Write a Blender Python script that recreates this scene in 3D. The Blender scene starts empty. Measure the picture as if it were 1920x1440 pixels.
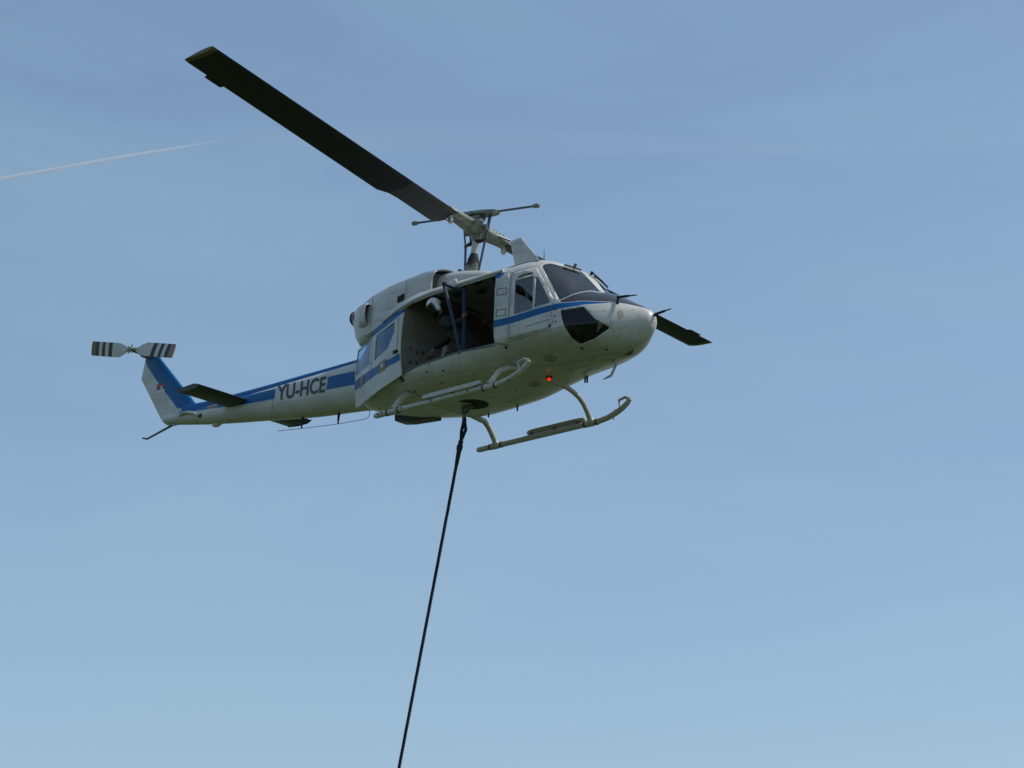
import bpy, bmesh, math, random
import numpy as np
from mathutils import Vector, Matrix
from mathutils.bvhtree import BVHTree
random.seed(4)
scn = bpy.context.scene
COL = scn.collection
H = 13.72                                   # skid height above the ground
# ---------------------------------------------------------------- camera (solved from the photograph)
RC = np.array([[0.75480539, 0.65585251, 0.01123907], [-0.19397238, 0.23954055, -0.95131227], [-0.62661275, 0.71587556, 0.30802377]])
CB = np.array([26.49559512, -29.37333367, -12.07090907])   # camera in the helicopter's own frame
FP = 4512.52
cam_d = bpy.data.cameras.new('Camera'); cam = bpy.data.objects.new('Camera', cam_d); COL.objects.link(cam)
cam_d.sensor_width = 36; cam_d.lens = FP/1920*36; cam_d.clip_start = .5; cam_d.clip_end = 120000
m3 = Matrix([[RC[0][i], -RC[1][i], -RC[2][i]] for i in range(3)]).to_4x4()
m3.translation = Vector(CB)+Vector((0, 0, H)); cam.matrix_world = m3
scn.camera = cam
# ---------------------------------------------------------------- sky, sun, exposure
SUN = Vector((.50, .40, .80)).normalized()
w = bpy.data.worlds.new('World'); scn.world = w; w.use_nodes = True
nt = w.node_tree; nt.nodes.clear()
sky = nt.nodes.new('ShaderNodeTexSky'); sky.sky_type = 'NISHITA'; sky.sun_disc = False
sky.sun_elevation = math.asin(SUN.z); sky.sun_rotation = math.atan2(SUN.x, SUN.y)
sky.altitude = 200; sky.air_density = 1.05; sky.dust_density = 1.5; sky.ozone_density = 2.1
bg = nt.nodes.new('ShaderNodeBackground'); bg.inputs[1].default_value = .132
wo = nt.nodes.new('ShaderNodeOutputWorld')
wtc = nt.nodes.new('ShaderNodeTexCoord'); wmp = nt.nodes.new('ShaderNodeMapping'); wmp.inputs['Scale'].default_value = (1.6, 2.6, 11); wmp.inputs['Rotation'].default_value = (.10, .06, .3)
wnz = nt.nodes.new('ShaderNodeTexNoise'); wnz.inputs['Scale'].default_value = 1.5; wnz.inputs['Detail'].default_value = 7; wnz.inputs['Roughness'].default_value = .55; wnz.inputs['Distortion'].default_value = .4
wrg = nt.nodes.new('ShaderNodeMapRange'); wrg.inputs[1].default_value = .35; wrg.inputs[2].default_value = .8; wrg.inputs[3].default_value = .16; wrg.inputs[4].default_value = .44
wmx = nt.nodes.new('ShaderNodeMix'); wmx.data_type = 'RGBA'; wmx.inputs[7].default_value = (2.55, 4.0, 4.85, 1)        # thin high cirrus veil
nt.links.new(wtc.outputs['Generated'], wmp.inputs[0]); nt.links.new(wmp.outputs[0], wnz.inputs[0]); nt.links.new(wnz.outputs[0], wrg.inputs[0]); nt.links.new(wrg.outputs[0], wmx.inputs[0])
nt.links.new(sky.outputs[0], wmx.inputs[6]); nt.links.new(wmx.outputs[2], bg.inputs[0]); nt.links.new(bg.outputs[0], wo.inputs[0])
sd = bpy.data.lights.new('sun', 'SUN'); sd.energy = 2.9; sd.angle = math.radians(.53); sd.color = (1, .96, .9)
so = bpy.data.objects.new('sun', sd); COL.objects.link(so); so.rotation_euler = SUN.to_track_quat('Z', 'Y').to_euler()
scn.view_settings.view_transform = 'Standard'; scn.view_settings.look = 'None'
scn.view_settings.exposure = 0; scn.view_settings.gamma = 1
scn.cycles.transparent_max_bounces = 24; scn.cycles.max_bounces = 10
scn.cycles.volume_bounces = 1

# ---------------------------------------------------------------- pixel helpers (photo 1920 x 1440)
def ray(u, v): return Vector(RC.T @ np.array([(u-960)/FP, (v-720)/FP, 1.0]))
CV = Vector(CB)
def proj(P):
    X = RC @ (np.array(P)-CB); return (960+FP*X[0]/X[2], 720+FP*X[1]/X[2])
def ony(u, v, y): d = ray(u, v); return CV+d*((y-CV.y)/d.y)
def onz(u, v, z): d = ray(u, v); return CV+d*((z-CV.z)/d.z)
def onx(u, v, x): d = ray(u, v); return CV+d*((x-CV.x)/d.x)

# ---------------------------------------------------------------- materials
MATS = {}
def mat(name, col, rough=.5, metal=0, coat=0, noise=0, nscale=6, bump=0, bscale=40, emit=None, spec=.5, stain=None, stretch=None):
    m = bpy.data.materials.new(name); m.use_nodes = True; t = m.node_tree; b = t.nodes['Principled BSDF']
    b.inputs['Base Color'].default_value = (*col, 1); b.inputs['Roughness'].default_value = rough
    b.inputs['Metallic'].default_value = metal; b.inputs['Coat Weight'].default_value = coat; b.inputs['Coat Roughness'].default_value = .12
    b.inputs['Specular IOR Level'].default_value = spec
    tc = t.nodes.new('ShaderNodeTexCoord')
    if noise:
        n = t.nodes.new('ShaderNodeTexNoise'); n.inputs['Scale'].default_value = nscale; n.inputs['Detail'].default_value = 7; n.inputs['Roughness'].default_value = .65
        r = t.nodes.new('ShaderNodeMapRange'); r.inputs[1].default_value = .35; r.inputs[2].default_value = .75; r.inputs[3].default_value = 0; r.inputs[4].default_value = noise
        mx = t.nodes.new('ShaderNodeMix'); mx.data_type = 'RGBA'; mx.inputs[6].default_value = (*col, 1)
        mx.inputs[7].default_value = (*(stain or [c*.45 for c in col]), 1)
        if stretch:
            mp = t.nodes.new('ShaderNodeMapping'); mp.inputs['Scale'].default_value = stretch; t.links.new(tc.outputs['Object'], mp.inputs[0]); t.links.new(mp.outputs[0], n.inputs['Vector'])
        else: t.links.new(tc.outputs['Object'], n.inputs['Vector'])
        t.links.new(n.outputs[0], r.inputs[0]); t.links.new(r.outputs[0], mx.inputs[0]); t.links.new(mx.outputs[2], b.inputs['Base Color'])
        rr = t.nodes.new('ShaderNodeMapRange'); rr.inputs[3].default_value = rough*.85; rr.inputs[4].default_value = min(1, rough*1.35)
        t.links.new(n.outputs[0], rr.inputs[0]); t.links.new(rr.outputs[0], b.inputs['Roughness'])
    if bump:
        n2 = t.nodes.new('ShaderNodeTexNoise'); n2.inputs['Scale'].default_value = bscale; n2.inputs['Detail'].default_value = 3
        bp = t.nodes.new('ShaderNodeBump'); bp.inputs['Strength'].default_value = bump; bp.inputs['Distance'].default_value = .02
        t.links.new(tc.outputs['Object'], n2.inputs['Vector']); t.links.new(n2.outputs[0], bp.inputs['Height']); t.links.new(bp.outputs[0], b.inputs['Normal'])
    if emit: b.inputs['Emission Color'].default_value = (*emit[0], 1); b.inputs['Emission Strength'].default_value = emit[1]
    MATS[name] = m; return m
def glass(name, tint, refl=1.5, rough=.02):
    m = bpy.data.materials.new(name); m.use_nodes = True; t = m.node_tree; t.nodes.clear()
    o = t.nodes.new('ShaderNodeOutputMaterial'); mx = t.nodes.new('ShaderNodeMixShader'); tr = t.nodes.new('ShaderNodeBsdfTransparent'); gl = t.nodes.new('ShaderNodeBsdfGlossy'); fr = t.nodes.new('ShaderNodeFresnel')
    tr.inputs[0].default_value = (*tint, 1); gl.inputs['Roughness'].default_value = rough; fr.inputs[0].default_value = refl
    t.links.new(fr.outputs[0], mx.inputs[0]); t.links.new(tr.outputs[0], mx.inputs[1]); t.links.new(gl.outputs[0], mx.inputs[2]); t.links.new(mx.outputs[0], o.inputs[0])
    MATS[name] = m; return m
mat('white_paint', (.60, .585, .555), .36, coat=.12, noise=.6, nscale=3.6, bump=.08, bscale=7, stain=(.33, .31, .26), stretch=(.35, 1, 1))
mat('blue_paint', (.002, .108, .31), .38, noise=.2, nscale=4, spec=.28)
mat('black_paint', (.03, .03, .036), .2, coat=.4, noise=.3, nscale=12, stain=(.08, .08, .08))
mat('seam', (.10, .10, .10), .7)
mat('blade', (.018, .019, .019), .55, noise=.3, nscale=5)
mat('blade_bounce_lit', (.07, .07, .074), .5, noise=.4, nscale=7)  # black blade root made greyer: roof bounce light put into the colour
mat('blade_tip', (.16, .12, .05), .5)
mat('stab_dark', (.022, .032, .03), .4, noise=.4, nscale=4, stain=(.05, .05, .035))
mat('hub_metal', (.27, .30, .25), .42, metal=.35, noise=.8, nscale=11, stain=(.04, .035, .025))
mat('pale_metal', (.5, .5, .44), .38, metal=.3, noise=.3, nscale=12)
mat('bar_metal', (.12, .14, .16), .35, metal=.6, noise=.3, nscale=20)
mat('link_blue', (.07, .10, .15), .4, metal=.4)
mat('rubber', (.018, .018, .02), .75, noise=.3, nscale=20)
mat('skid_paint', (.50, .49, .43), .42, coat=.1, noise=.6, nscale=9, stain=(.2, .17, .1))
mat('step_grip', (.3, .3, .31), .8, noise=.4, nscale=40)
mat('interior', (.28, .235, .18), .85, noise=.5, nscale=5, bump=.5, bscale=8)
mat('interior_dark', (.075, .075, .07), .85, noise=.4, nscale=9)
mat('cabin_floor', (.14, .145, .15), .7, noise=.5, nscale=9)
mat('frame_blue', (.008, .02, .06), .45, noise=.3, nscale=15)
mat('suit', (.012, .016, .018), .9, noise=.5, nscale=14, bump=.5, bscale=30, stain=(.03, .03, .03))
mat('suit_green', (.13, .2, .18), .9, noise=.5, nscale=14)
mat('lining', (.52, .48, .40), .85, noise=.35, nscale=5, bump=.4, bscale=9)
mat('seat_fabric', (.10, .12, .115), .85, noise=.4, nscale=14)
mat('skin', (.24, .12, .08), .6)
mat('pilot_helmet', (.34, .42, .38), .35, coat=.3)
mat('helmet_white', (.72, .72, .70), .25, coat=.5)
mat('visor', (.006, .006, .008), .08, coat=.5)
mat('rope', (.012, .02, .035), .85, noise=.4, nscale=60)
mat('pale_matte', (.42, .38, .32), .9, noise=.3, nscale=12)
mat('letters', (.02, .021, .025), .4)
mat('grass_ground', (.026, .050, .006), .95, noise=.6, nscale=.05, stain=(.042, .050, .010))
mat('beacon_red', (.5, .01, .005), .2, emit=((1, .006, .001), 2.0))
mat('lamp_glass', (.6, .6, .62), .08, coat=1)
mat('flag_red', (.42, .03, .02), .45); mat('flag_blue', (.02, .04, .15), .45); mat('flag_white', (.6, .6, .58), .45)
mat('emblem_gold', (.28, .21, .10), .5, noise=.6, nscale=30); mat('emblem_orange', (.45, .20, .06), .5)
mat('exhaust', (.04, .03, .03), .6, metal=.6, noise=.5, nscale=15, stain=(.12, .05, .03))
mat('tan_red', (.26, .17, .14), .5)
mat('band_black', (.02, .02, .02), .5)
glass('glass_clear', (.80, .86, .86), 2.3); glass('glass_tint', (.72, .72, .68)); glass('glass_teal', (.05, .45, .38)); glass('glass_door', (.32, .62, .97), 1.6)
def wear(m, line=.0):
    """rows of fine rivet seams: thin relief lines every 0.45 m along the skin"""
    t = MATS[m].node_tree; b = t.nodes['Principled BSDF']; tc = t.nodes.new('ShaderNodeTexCoord')
    sp = t.nodes.new('ShaderNodeSeparateXYZ'); t.links.new(tc.outputs['Object'], sp.inputs[0])
    a = t.nodes.new('ShaderNodeMath'); a.operation = 'PINGPONG'; a.inputs[1].default_value = .24; t.links.new(sp.outputs[0], a.inputs[0])
    c = t.nodes.new('ShaderNodeMath'); c.operation = 'LESS_THAN'; c.inputs[1].default_value = .005; t.links.new(a.outputs[0], c.inputs[0])
    a2 = t.nodes.new('ShaderNodeMath'); a2.operation = 'PINGPONG'; a2.inputs[1].default_value = .29; t.links.new(sp.outputs[2], a2.inputs[0])
    c2 = t.nodes.new('ShaderNodeMath'); c2.operation = 'LESS_THAN'; c2.inputs[1].default_value = .0035; t.links.new(a2.outputs[0], c2.inputs[0])
    cm = t.nodes.new('ShaderNodeMath'); cm.operation = 'MAXIMUM'; t.links.new(c.outputs[0], cm.inputs[0]); t.links.new(c2.outputs[0], cm.inputs[1]); c = cm
    old = b.inputs['Base Color'].links[0].from_socket
    # oil and exhaust streaks drawn out along the airflow
    mp = t.nodes.new('ShaderNodeMapping'); mp.inputs['Scale'].default_value = (.5, 7, 7); nz = t.nodes.new('ShaderNodeTexNoise'); nz.inputs['Scale'].default_value = 2.2; nz.inputs['Detail'].default_value = 5
    rg = t.nodes.new('ShaderNodeMapRange'); rg.inputs[1].default_value = .56; rg.inputs[2].default_value = .78; rg.inputs[4].default_value = .55
    ms = t.nodes.new('ShaderNodeMix'); ms.data_type = 'RGBA'; ms.inputs[7].default_value = (.27, .24, .18, 1)
    t.links.new(tc.outputs['Object'], mp.inputs[0]); t.links.new(mp.outputs[0], nz.inputs[0]); t.links.new(nz.outputs[0], rg.inputs[0]); t.links.new(rg.outputs[0], ms.inputs[0]); t.links.new(old, ms.inputs[6]); old = ms.outputs[2]
    mu = t.nodes.new('ShaderNodeMath'); mu.operation = 'MULTIPLY'; mu.inputs[1].default_value = line; t.links.new(c.outputs[0], mu.inputs[0])
    mx = t.nodes.new('ShaderNodeMix'); mx.data_type = 'RGBA'; mx.inputs[7].default_value = (.2, .19, .17, 1)
    t.links.new(mu.outputs[0], mx.inputs[0]); t.links.new(old, mx.inputs[6]); t.links.new(mx.outputs[2], b.inputs['Base Color'])
wear('white_paint', .42)

# ---------------------------------------------------------------- mesh helpers
class MB:
    def __init__(s): s.v = []; s.f = []; s.m = []
    def add(s, vs, fs, mi=0):
        o = len(s.v); s.v += [tuple(v) for v in vs]; s.f += [tuple(i+o for i in f) for f in fs]; s.m += [mi]*len(fs); return s
    def rings(s, rings, cap0=True, cap1=True, close=True, mi=0, mids=None):
        n = len(rings[0]); o = len(s.v)
        for r in rings: s.v += [tuple(p) for p in r]
        for i in range(len(rings)-1):
            for j in range(n if close else n-1):
                k = (j+1) % n
                s.f.append((o+i*n+j, o+i*n+k, o+(i+1)*n+k, o+(i+1)*n+j)); s.m.append(mids[i] if mids else mi)
        if cap0: s.f.append(tuple(o+j for j in range(n))[::-1]); s.m.append(mids[0] if mids else mi)
        if cap1: s.f.append(tuple(o+(len(rings)-1)*n+j for j in range(n))); s.m.append(mids[-1] if mids else mi)
        return s
    def tube(s, pts, r, n=10, mi=0, flat=None, up=None):
        pts = [Vector(p) for p in pts]; R = r if isinstance(r, (list, tuple)) else [r]*len(pts)
        rings = []; ref = None
        for i, p in enumerate(pts):
            t = ((pts[min(i+1, len(pts)-1)]-pts[max(i-1, 0)])).normalized()
            if ref is None: ref = Vector(up) if up else (Vector((0, 0, 1)) if abs(t.z) < .9 else Vector((1, 0, 0)))
            a = (ref-t*ref.dot(t)).normalized(); ref = a; b = t.cross(a)
            fl = flat or (1, 1)
            rings.append([p+a*math.cos(q)*R[i]*fl[0]+b*math.sin(q)*R[i]*fl[1] for q in [2*math.pi*k/n for k in range(n)]])
        return s.rings(rings, mi=mi)
    def box(s, c, sz, rot=None, mi=0, bev=0):
        c = Vector(c); R = rot or Matrix.Identity(3); x, y, z = [q/2 for q in sz]
        if bev:
            b = bev; prof = []
            rings = []
            for zz, ins in ((-z, b), (-z+b, 0), (z-b, 0), (z, b)):
                X, Y = x-ins, y-ins; k = b*.6
                rings.append([c+R @ Vector(p+(zz,)) for p in ((-X+k, -Y), (X-k, -Y), (X, -Y+k), (X, Y-k), (X-k, Y), (-X+k, Y), (-X, Y-k), (-X, -Y+k))])
            return s.rings(rings, mi=mi)
        vs = [c+R @ Vector((a*x, b*y, d*z)) for a in (-1, 1) for b in (-1, 1) for d in (-1, 1)]
        return s.add(vs, [(0, 1, 3, 2), (4, 6, 7, 5), (0, 4, 5, 1), (2, 3, 7, 6), (0, 2, 6, 4), (1, 5, 7, 3)], mi)
    def ell(s, c, r, rot=None, n=16, m=10, mi=0, z0=-1, z1=1):
        c = Vector(c); R = rot or Matrix.Identity(3); rings = []
        for i in range(m+1):
            a = math.asin(z0)+(math.asin(z1)-math.asin(z0))*i/m
            rings.append([c+R @ Vector((r[0]*math.cos(a)*math.cos(b), r[1]*math.cos(a)*math.sin(b), r[2]*math.sin(a))) for b in [2*math.pi*k/n for k in range(n)]])
        return s.rings(rings, mi=mi)
    def prism(s, poly, off, mi=0):
        off = Vector(off); P = [Vector(p) for p in poly]; n = len(P)
        return s.add(P+[p+off for p in P], [tuple(range(n))[::-1], tuple(range(n, 2*n))]+[(i, (i+1) % n, n+(i+1) % n, n+i) for i in range(n)], mi)
    def build(s, name, mats, parent=None, smooth=True, angle=40, loc=None):
        me = bpy.data.meshes.new(name)
        vs = s.v
        if loc is not None: vs = [(a[0]-loc[0], a[1]-loc[1], a[2]-loc[2]) for a in vs]
        me.from_pydata(vs, [], s.f); me.validate()
        mats = [mats] if isinstance(mats, str) else mats
        for k in mats: me.materials.append(MATS[k])
        if len(me.polygons) == len(s.m): me.polygons.foreach_set('material_index', s.m)
        bm = bmesh.new(); bm.from_mesh(me); bmesh.ops.remove_doubles(bm, verts=bm.verts, dist=1e-5); bmesh.ops.recalc_face_normals(bm, faces=bm.faces); bm.to_mesh(me); bm.free()
        if smooth: me.shade_smooth(); me.set_sharp_from_angle(angle=math.radians(angle))
        o = bpy.data.objects.new(name, me); COL.objects.link(o)
        if parent is not None: o.parent = parent
        if loc is not None: o.location = loc
        return o
def empty(name, loc, label, cat, group=None):
    o = bpy.data.objects.new(name, None); COL.objects.link(o); o.location = loc; o.empty_display_size = .3
    o['label'] = label; o['category'] = cat
    if group: o['group'] = group
    return o
def tag(o, label=None, cat=None, kind=None):
    if label: o['label'] = label
    if cat: o['category'] = cat
    if kind: o['kind'] = kind
    return o
def pch(x, X, Y):
    X = np.array(X, float); Y = np.array(Y, float); h = np.diff(X); d = np.diff(Y)/h; m = np.zeros(len(X))
    for i in range(1, len(X)-1):
        if d[i-1]*d[i] > 0:
            w1 = 2*h[i]+h[i-1]; w2 = h[i]+2*h[i-1]; m[i] = (w1+w2)/(w1/d[i-1]+w2/d[i])
    m[0] = d[0]; m[-1] = d[-1]
    i = int(np.clip(np.searchsorted(X, x)-1, 0, len(X)-2)); t = (x-X[i])/h[i]
    return float((2*t**3-3*t**2+1)*Y[i]+(t**3-2*t**2+t)*h[i]*m[i]+(-2*t**3+3*t**2)*Y[i+1]+(t**3-t**2)*h[i]*m[i+1])
def half_section(x, w, zm, zb, zt, nb, nt, n=22):
    out = []
    for k in range(n+1):
        a = math.pi/2*(1-k/n); a = a if 0 < k < n else (math.pi/2 if k == 0 else 0)
        c, s_ = max(0, math.cos(a)), math.sin(a)
        out.append((x, -w*c**(2/nb) if k else 0., zm-(zm-zb)*s_**(2/nb)))
    for k in range(1, n+1):
        a = math.pi/2*k/n; c, s_ = max(0, math.cos(a)), math.sin(a)
        out.append((x, -w*c**(2/nt) if k < n else 0., zm+(zt-zm)*s_**(2/nt)))
    return out
def half_loft(secs):
    """bmesh of the starboard half, normals outwards"""
    bm = bmesh.new(); bm.faces.layers.int.new('part'); rows = [[bm.verts.new(p) for p in s] for s in secs]
    for a, b in zip(rows, rows[1:]):
        for j in range(len(a)-1):
            try: bm.faces.new((a[j], b[j], b[j+1], a[j+1]))
            except ValueError: pass
    bmesh.ops.remove_doubles(bm, verts=bm.verts, dist=1e-6)
    bm.normal_update(); bm.faces.ensure_lookup_table()
    big = max(bm.faces, key=lambda f: -f.calc_center_median().y)
    if big.normal.y > 0: bmesh.ops.reverse_faces(bm, faces=bm.faces)
    bm.normal_update(); return bm
def pip(p, poly):
    c = False; n = len(poly)
    for i in range(n):
        (x1, y1), (x2, y2) = poly[i], poly[i-1]
        if (y1 > p[1]) != (y2 > p[1]) and p[0] < (x2-x1)*(p[1]-y1)/(y2-y1)+x1: c = not c
    return c
def inset(poly, d):
    A = sum(poly[i-1][0]*poly[i][1]-poly[i][0]*poly[i-1][1] for i in range(len(poly))); s = 1 if A > 0 else -1
    out = []; n = len(poly)
    for i in range(n):
        p0, p1, p2 = [np.array(poly[k % n], float) for k in (i-1, i, i+1)]
        e1 = (p1-p0)/np.linalg.norm(p1-p0); e2 = (p2-p1)/np.linalg.norm(p2-p1)
        n1 = np.array([-e1[1], e1[0]])*s; n2 = np.array([-e2[1], e2[0]])*s
        b = n1+n2; b = b/max(.35, (b@b)/2); out.append(tuple(p1+b*d))
    return out
def cut(bm, poly, part=None, m=None, only_part=None, only_mat=None, facing=True):
    """knife an outline (photo pixels, i.e. planes through the eye) into the skin facing it and mark what lies inside"""
    xs = [p[0] for p in poly]; ys = [p[1] for p in poly]; bb = (min(xs)-2, min(ys)-2, max(xs)+2, max(ys)+2)
    px = {v: proj(v.co) for v in bm.verts}
    def near(f):
        if facing and f.normal.dot(CV-f.calc_center_median()) <= 0: return False
        P = [px[v] for v in f.verts]
        return max(p[0] for p in P) >= bb[0] and min(p[0] for p in P) <= bb[2] and max(p[1] for p in P) >= bb[1] and min(p[1] for p in P) <= bb[3]
    F = [f for f in bm.faces if near(f)]
    geom = list(set(F) | {e for f in F for e in f.edges} | {v for f in F for v in f.verts})
    for i in range(len(poly)):
        a, b = poly[i-1], poly[i]
        n = ray(*a).cross(ray(*b)).normalized()
        geom = bmesh.ops.bisect_plane(bm, geom=geom, dist=1e-6, plane_co=CV, plane_no=n)['geom']
    bm.normal_update(); L = bm.faces.layers.int['part']; k = 0
    for f in [g for g in geom if isinstance(g, bmesh.types.BMFace) and g.is_valid]:
        if facing and f.normal.dot(CV-f.calc_center_median()) <= 0: continue
        if pip(proj(f.calc_center_median()), poly):
            if only_part is not None and f[L] not in only_part: continue
            if only_mat is not None and f.material_index not in only_mat: continue
            if part is not None: f[L] = part
            if m is not None: f.material_index = m
            k += 1
    return k
def skin(bm, parts, name, mats, parent, sides=(-1,), thick=0, shift=0, smooth=True, angle=50):
    L = bm.faces.layers.int['part']; nb = bmesh.new()
    for s in sides:
        mp = {}
        for f in bm.faces:
            if f[L] not in parts: continue
            vs = []
            for v in f.verts:
                if v not in mp:
                    c = v.co-v.normal*shift; mp[v] = nb.verts.new((c.x, c.y*(-s), c.z))
                vs.append(mp[v])
            if s == 1: vs = vs[::-1]
            try: g = nb.faces.new(vs); g.material_index = f.material_index
            except ValueError: pass
    if len(sides) == 2: bmesh.ops.remove_doubles(nb, verts=[v for v in nb.verts if abs(v.co.y) < 1e-4], dist=2e-4)
    me = bpy.data.meshes.new(name); nb.to_mesh(me); nb.free()
    for k in ([mats] if isinstance(mats, str) else mats): me.materials.append(MATS[k])
    if smooth: me.shade_smooth(); me.set_sharp_from_angle(angle=math.radians(angle))
    o = bpy.data.objects.new(name, me); COL.objects.link(o); o.parent = parent
    if thick:
        md = o.modifiers.new('Solidify', 'SOLIDIFY'); md.thickness = thick; md.offset = -1; md.material_offset = 9
    return o
def bvh(bm, both=True):
    bm.verts.index_update(); V = [v.co.copy() for v in bm.verts]; F = [[v.index for v in f.verts] for f in bm.faces]
    if both: n = len(V); F = F+[[n+i for i in f[::-1]] for f in F]; V = V+[Vector((v.x, -v.y, v.z)) for v in V]
    return BVHTree.FromPolygons(V, F)
def hit(tree, u, v, off=0):
    loc, n, i, d = tree.ray_cast(CV, ray(u, v).normalized())
    return None if loc is None else loc+n*off

def hitd(tree, u, v, off=0):
    for dv in range(0, 16):
        h = hit(tree, u-dv*.3, v+dv, off)
        if h is not None: return h
# ================================================================ THE SETTING
g = MB(); S = 45000; nrm = 24
for i in range(nrm):
    for j in range(nrm): pass
def gco(k): t = (k/nrm)*2-1; return S*math.copysign(abs(t)**3, t)
vs = [(gco(i), gco(j), 0) for i in range(nrm+1) for j in range(nrm+1)]
g.add(vs, [(i*(nrm+1)+j, (i+1)*(nrm+1)+j, (i+1)*(nrm+1)+j+1, i*(nrm+1)+j+1) for i in range(nrm) for j in range(nrm)])
tag(g.build('ground', 'grass_ground'), kind='structure')

# ================================================================ HELICOPTER
heli = empty('helicopter', (0, 0, H), 'white and blue twin-engine helicopter with open cabin door hovering in the clear sky', 'helicopter')

# ---------------- fuselage skin
HULL = [(3.85, .012, 1.05, 1.035, 1.065, 2, 2), (3.835, .085, 1.045, .955, 1.14, 2, 2), (3.77, .165, 1.035, .845, 1.232, 1.9, 2), (3.64, .275, 1.02, .72, 1.322, 1.82, 2),
        (3.45, .448, 1.0, .622, 1.435, 1.75, 2), (3.15, .675, .98, .560, 1.622, 1.7, 2.05), (2.8, .865, .96, .556, 1.772, 1.68, 2.2), (2.5, .985, .95, .560, 2.10, 1.66, 2.5),
        (2.2, 1.075, .95, .560, 2.325, 1.66, 3.3), (1.9, 1.118, .95, .545, 2.41, 1.68, 3.8), (1.4, 1.178, .95, .486, 2.385, 1.87, 4), (.5, 1.252, .95, .422, 2.39, 2.58, 4),
        (-.6, 1.277, .95, .411, 2.38, 2.9, 4), (-1.0, 1.199, .98, .442, 2.36, 2.8, 3.8), (-1.5, 1.003, 1.03, .486, 2.28, 2.5, 3.5), (-2.0, .742, 1.1, .584, 2.12, 2.3, 3), (-2.5, .461, 1.2, .731, 1.85, 2.2, 2.4)]
HA = np.array(HULL)[::-1]
def hull_at(x): return [pch(x, HA[:, 0], HA[:, k]) for k in range(1, 7)]
xs = list(np.linspace(-2.5, 3.4, 78))+[3.85-.45*(1-t)**2 for t in np.linspace(.04, 1, 22)]
hull = half_loft([half_section(x, *hull_at(x)) for x in xs])
HT = bvh(hull)
# parts: 0 skin, 1 cockpit door, 2-4 its panes, 5 hinged panel, 6 cabin opening, 7 windscreen, 8 chin window ; materials: 0 white 1 blue 2 black 3 seam
DOOR = [(959, 511), (1007, 498), (1022, 527), (1039, 560), (1033, 583), (1037, 606), (1031, 614), (955, 637), (953.5, 600)]
cut(hull, DOOR, 0, 3); cut(hull, inset(DOOR, 1.0), 1, 0)
HP = [(929.5, 513), (957.5, 509.5), (952.5, 600), (953, 648), (927, 644.4), (925, 631), (925, 601), (927, 545)]
cut(hull, HP, 0, 3, only_part=[0]); cut(hull, inset(HP, 1.0), 5, 0, only_part=[0])
OPEN = [(752.5, 700.6), (749.7, 667), (750.6, 639), (753.4, 605), (758, 577.5), (771, 569), (809, 552.5), (865, 535.6), (929.7, 515), (927, 545), (925, 601), (925, 631), (927, 644.4), (855.6, 659.4), (809, 675), (780.6, 685.6)]
cut(hull, OPEN, 6)
cut(hull, [(966, 526.7), (1000, 517), (998, 579), (963, 590)], 2)
cut(hull, [(969, 522), (973.5, 516.5), (994.5, 509.7), (999, 511.5), (999, 514.5)], 3)
cut(hull, [(1005, 520), (1008.5, 520), (1031, 565), (1029.5, 568), (1002, 576)], 4)
cut(hull, [(1016, 499), (1019, 496), (1027.5, 494), (1036, 494.6), (1055, 499.6), (1073, 505), (1088, 508), (1092.5, 511), (1126.7, 547.5), (1106.7, 544.6), (1091.7, 546.7), (1075, 551), (1051, 562), (1048.5, 562)], 7)
cut(hull, [(1051, 582), (1094, 575), (1115.6, 597.7), (1144, 614.5), (1115.6, 635), (1090.5, 645.6), (1083, 643), (1072.5, 635), (1058, 612), (1053, 597)], 8)
SK = [0, 1, 5]
cut(hull, [(925, 601), (960, 593), (1003, 579.5), (1044, 569), (1091.7, 564.5), (1139.6, 566.3), (1150, 567.3), (1144, 567.6), (1099, 570.5), (1048.5, 578.5), (1008, 590.5), (957.5, 607), (925, 614.5)], None, 1, only_part=SK, only_mat=[0])
cut(hull, [(929, 522.5), (931, 513.5), (951, 510), (937, 521)], None, 1, only_part=[5, 0], only_mat=[0, 3])
cut(hull, [(759, 577.5), (757, 588), (720, 615), (672, 652), (671, 644), (700, 619), (735, 592)], None, 1, only_part=[0], only_mat=[0])
cut(hull, [(1051, 567), (1067, 566), (1091, 563.6), (1139.6, 565.5), (1158, 567), (1175, 569.8), (1197, 574.5), (1211, 578), (1229, 585), (1235, 575), (1190, 555), (1150, 535), (1131, 549), (1126.7, 548.8), (1106.7, 546), (1091.7, 548), (1075, 552.3), (1051, 563.5)], None, 2, only_part=[0], only_mat=[0, 3])
Lp = hull.faces.layers.int['part']
for f in hull.faces:                                   # the rest of the anti-glare panel, over the crest of the nose
    c = f.calc_center_median()
    if f[Lp] == 0 and f.material_index in (0, 3) and c.x > 2.79 and f.normal.z > .2 and f.normal.dot(CV-c) <= 0: f.material_index = 2
# closed door of the far side: same outline, two panes and the stripe
def hwid(x, z):
    W, zm, zb, zt, nb, n_ = hull_at(x); t = (z-zm)/(zt-zm) if z > zm else (zm-z)/(zm-zb); n = n_ if z > zm else nb
    return W*max(0., 1-min(1, t)**n)**(1/n)
def pxy(x, z): return proj((x, -hwid(x, z), z))
za, zb_ = hit(HT, 925, 601).z, hit(HT, 925, 614.5).z
cut(hull, [pxy(x, zb_) for x in np.linspace(-.75, 1.5, 12)]+[pxy(x, za) for x in np.linspace(1.5, -.75, 12)], None, 1, only_part=[6])
for k, (xa, xb) in enumerate(((-.42, .30), (.50, 1.22))):
    cut(hull, [pxy(x, z) for x, z in ((xa+.06, 1.32), (xb-.06, 1.32), (xb, 1.38), (xb, 1.84), (xb-.06, 1.90), (xa+.06, 1.90), (xa, 1.84), (xa, 1.38))], 9+k)
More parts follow.
